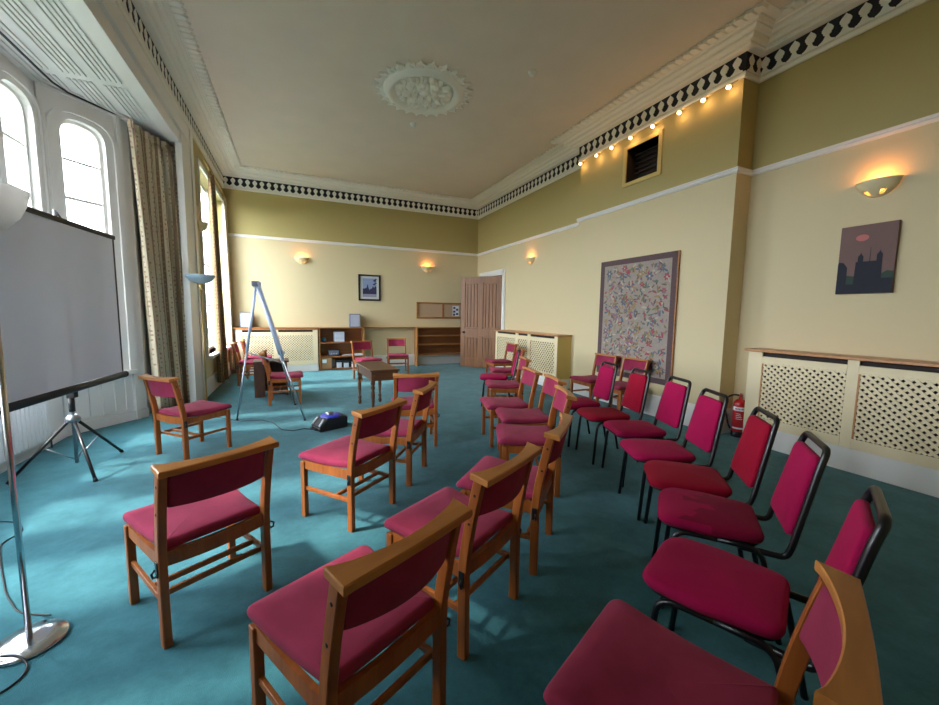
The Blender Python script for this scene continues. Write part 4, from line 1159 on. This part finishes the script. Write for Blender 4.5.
for s in (-1, 1): MB().tube([(-.115, s*.085, .150), (-.185, s*.095, .070)], .012, M_PAPER, 8).build('trim_strip', pj)
MB().tube([(-.205, -.08, .03), (-.225, -.06, .035), (-.225, .06, .035), (-.205, .08, .03), (-.185, .09, .03)], .010, M_BLKP, 8).build('handle', pj)
b = MB(); b.tube([(.17, 5.22, .006), (.08, 5.3, .005), (-.05, 5.25, .005), (-.18, 5.35, .005), (-.30, 5.75, .005), (-.45, 5.95, .005), (-.7, 5.98, .005), (-1.1, 6.4, .005), (-1.25, 7.4, .005)], .005, M_BLKP, 6)
tag(b.build('power_cable'), 'dark cable snaking from the projector towards the pilaster', 'cable')

# ------------------------------------------------------------------ occasional table with turned legs
tb = thing('side_table', 'small dark oak table with four turned legs among the chairs', 'table', (1.14, 6.02, 0), R(3))
TWx, TWy, THt = .215, .53, .69
MB().box((-TWx, -TWy, THt-.025), (TWx, TWy, THt), M_TABLEW, None, .007).build('tabletop', tb)
b = MB()
for lo, hi in (((-.185, -.49, .53), (.185, -.47, THt-.025)), ((-.185, .47, .53), (.185, .49, THt-.025)), ((-.185, -.49, .53), (-.165, .49, THt-.025)), ((.165, -.49, .53), (.185, .49, THt-.025))): b.box(lo, hi, M_TABLEW)
b.build('apron', tb)
for sx in (-1, 1):
    for sy in (-1, 1):
        b = MB(); M0 = Matrix.Translation((sx*.168, sy*.468, 0))
        b.box((-.026, -.026, .50), (.026, .026, THt-.026), M_TABLEW, M0)
        b.lathe([(r_*1.4, z_) for r_, z_ in [(0, 0), (.012, 0), (.018, .02), (.022, .05), (.014, .08), (.017, .10), (.024, .12), (.014, .14), (.013, .17), (.018, .26), (.022, .34), (.016, .38), (.013, .40), (.024, .43), (.014, .46), (.024, .485), (.024, .505)]], M_TABLEW, 14, M0); b.build('leg', tb)

# small dark cabinet behind the easel
dk = thing('side_cabinet', 'small open dark wood cabinet behind the easel', 'cabinet', (-.40, 7.78, 0), R(2))
for x in (-.25, .23): MB().box((x, -.2, 0), (x+.025, .2, .60), M_DESKW, None, .003).build('side_panel', dk)
MB().box((-.28, -.23, .60), (.285, .23, .63), M_DESKW, None, .005).build('cabinet_top', dk)
MB().box((-.225, -.19, .10), (.23, .2, .12), M_DESKW).build('shelf', dk)
MB().box((-.225, .18, .12), (.23, .2, .60), M_DESKW).build('back_panel', dk)
MB().box((-.27, -.22, .0), (-.10, -.2, .60), M_DESKW, None, .003).build('front_panel', dk)

# ------------------------------------------------------------------ fire extinguisher
fe = thing('fire_extinguisher', 'red fire extinguisher with black hose by the chimney breast', 'fire extinguisher', (5.10, 2.975, 0), R(-150))
MB().lathe([(0, 0), (.078, 0), (.08, .02), (.08, .06), (.075, .07), (0, .07)], M_BLKP, 24).build('foot_ring', fe)
b = MB(); b.lathe([(0, .06), (.073, .06), (.075, .08), (.075, .40), (.068, .435), (.045, .465), (.022, .478), (.02, .50), (0, .50)], M_REDEX, 28); b.build('cylinder', fe)
b = MB()
def band(z0, z1, a0, a1, m, rr=.0756):
    n = 14; v = []
    for k in range(n+1):
        a = a0+(a1-a0)*k/n; v += [(rr*math.cos(a), rr*math.sin(a), z0), (rr*math.cos(a), rr*math.sin(a), z1)]
    b.faces(v, [(2*k, 2*k+2, 2*k+3, 2*k+1) for k in range(n)], m, None, True)
band(.335, .385, -1.25, 1.25, M_PAPER); band(.105, .125, -1.25, 1.25, M_PAPER)
for k in range(4): band(.23+k*.022, .236+k*.022, -.5, .45-.1*k, M_PAPER)
for k in range(7): band(.350, .370, -.7+k*.2, -.58+k*.2, M_REDEX, .0760)
b.build('label_sticker', fe)
b = MB(); b.tube([(0, 0, .49), (0, 0, .54)], .02, M_STEEL, 12); b.box((-.02, -.014, .535), (.10, .014, .55), M_REDEX, None, .003); b.box((-.01, -.012, .515), (.09, .012, .525), M_REDEX, None, .003); b.build('lever_handle', fe)
b = MB(); b.tube(smooth_tube_path([(0, .0, .52), (0, -.07, .53), (.0, -.15, .48), (.01, -.16, .35), (.02, -.11, .14), (.02, -.085, .09)], .06), .011, M_BLKP, 10); b.build('hose', fe)
sk = thing('wall_socket', 'small white socket low on chimney breast near the extinguisher', 'socket', (XC+.14, Y2-.001, .22), 0)
MB().box((-.045, -.03, -.045), (.045, 0, .045), M_PAPER, None, .005).build('face_plate', sk)
MB().box((-.02, -.036, .012), (.02, -.029, .028), M_GREYB).build('rocker_switch', sk)

# ------------------------------------------------------------------ light
wd = bpy.data.worlds.new('sky'); scene.world = wd; wd.use_nodes = True
nt = wd.node_tree; bg = nt.nodes['Background']
bg.inputs[0].default_value = (0.82, 0.91, 1.0, 1); bg.inputs[1].default_value = 14.0
sun = bpy.data.lights.new('sun', 'SUN'); sun.energy = 5.0; sun.angle = R(5.0); sun.color = (1.0, .93, .82)
so = bpy.data.objects.new('sun', sun); COL.objects.link(so)
dv = Vector((math.cos(R(47)), -.04, -math.sin(R(47))))
so.rotation_euler = dv.to_track_quat('-Z', 'Y').to_euler()
# light portals in the window openings guide the sky light
def portal(loc, nrm, w, h):
    l = bpy.data.lights.new('portal', 'AREA'); l.shape = 'RECTANGLE'; l.size = w; l.size_y = h; l.cycles.is_portal = True
    o = bpy.data.objects.new('window_portal', l); COL.objects.link(o); o.location = loc
    z = -Vector(nrm).normalized(); y = Vector((0, 0, 1)); x = y.cross(z)
    o.rotation_euler = Matrix((x, y, z)).transposed().to_euler()
for Mw, ws in ((MA, wa), (MF, wf), (MN, wn)):
    for x0, x1, s0, zs, rise in ws:
        c0 = Mw @ Vector(((x0+x1)/2, .20, (s0+zs+rise)/2)); nrm = Mw.to_3x3() @ Vector((0, -1, 0))
        portal(c0, nrm, x1-x0, zs+rise-s0)
portal((XL-.28, (WY0+WY1)/2, (WZ0+WZ1)/2), (1, 0, 0), WY1-WY0, WZ1-WZ0)

# ------------------------------------------------------------------ camera
cam = bpy.data.cameras.new('camera'); co = bpy.data.objects.new('camera', cam); COL.objects.link(co)
cam.sensor_fit = 'HORIZONTAL'; cam.sensor_width = 36.0; cam.lens = 388.0*36.0/939.0; cam.clip_start = .02; cam.clip_end = 300
r_, d_, f_ = (Vector(v) for v in ((0.9118855725699356, -0.41022765224497215, 0.013340759812649903), (-0.02852333042392996, -0.09576148758354848, -0.9949955563304355), (0.40945222207276877, 0.9069415696886785, -0.09902457780928928)))
Mc = Matrix((r_, -d_, -f_)).transposed().to_4x4(); Mc.translation = (0, 0, 1.5)
co.matrix_world = Mc
scene.camera = co

scene.view_settings.view_transform = 'Standard'; scene.view_settings.look = 'None'
scene.view_settings.gamma = 1.0; scene.view_settings.use_curve_mapping = False
scene.view_settings.exposure = 0.72
cy = scene.cycles
cy.max_bounces = 10; cy.diffuse_bounces = 6; cy.glossy_bounces = 4; cy.transparent_max_bounces = 12; cy.sample_clamp_indirect = 6.0; cy.caustics_reflective = False; cy.caustics_refractive = False
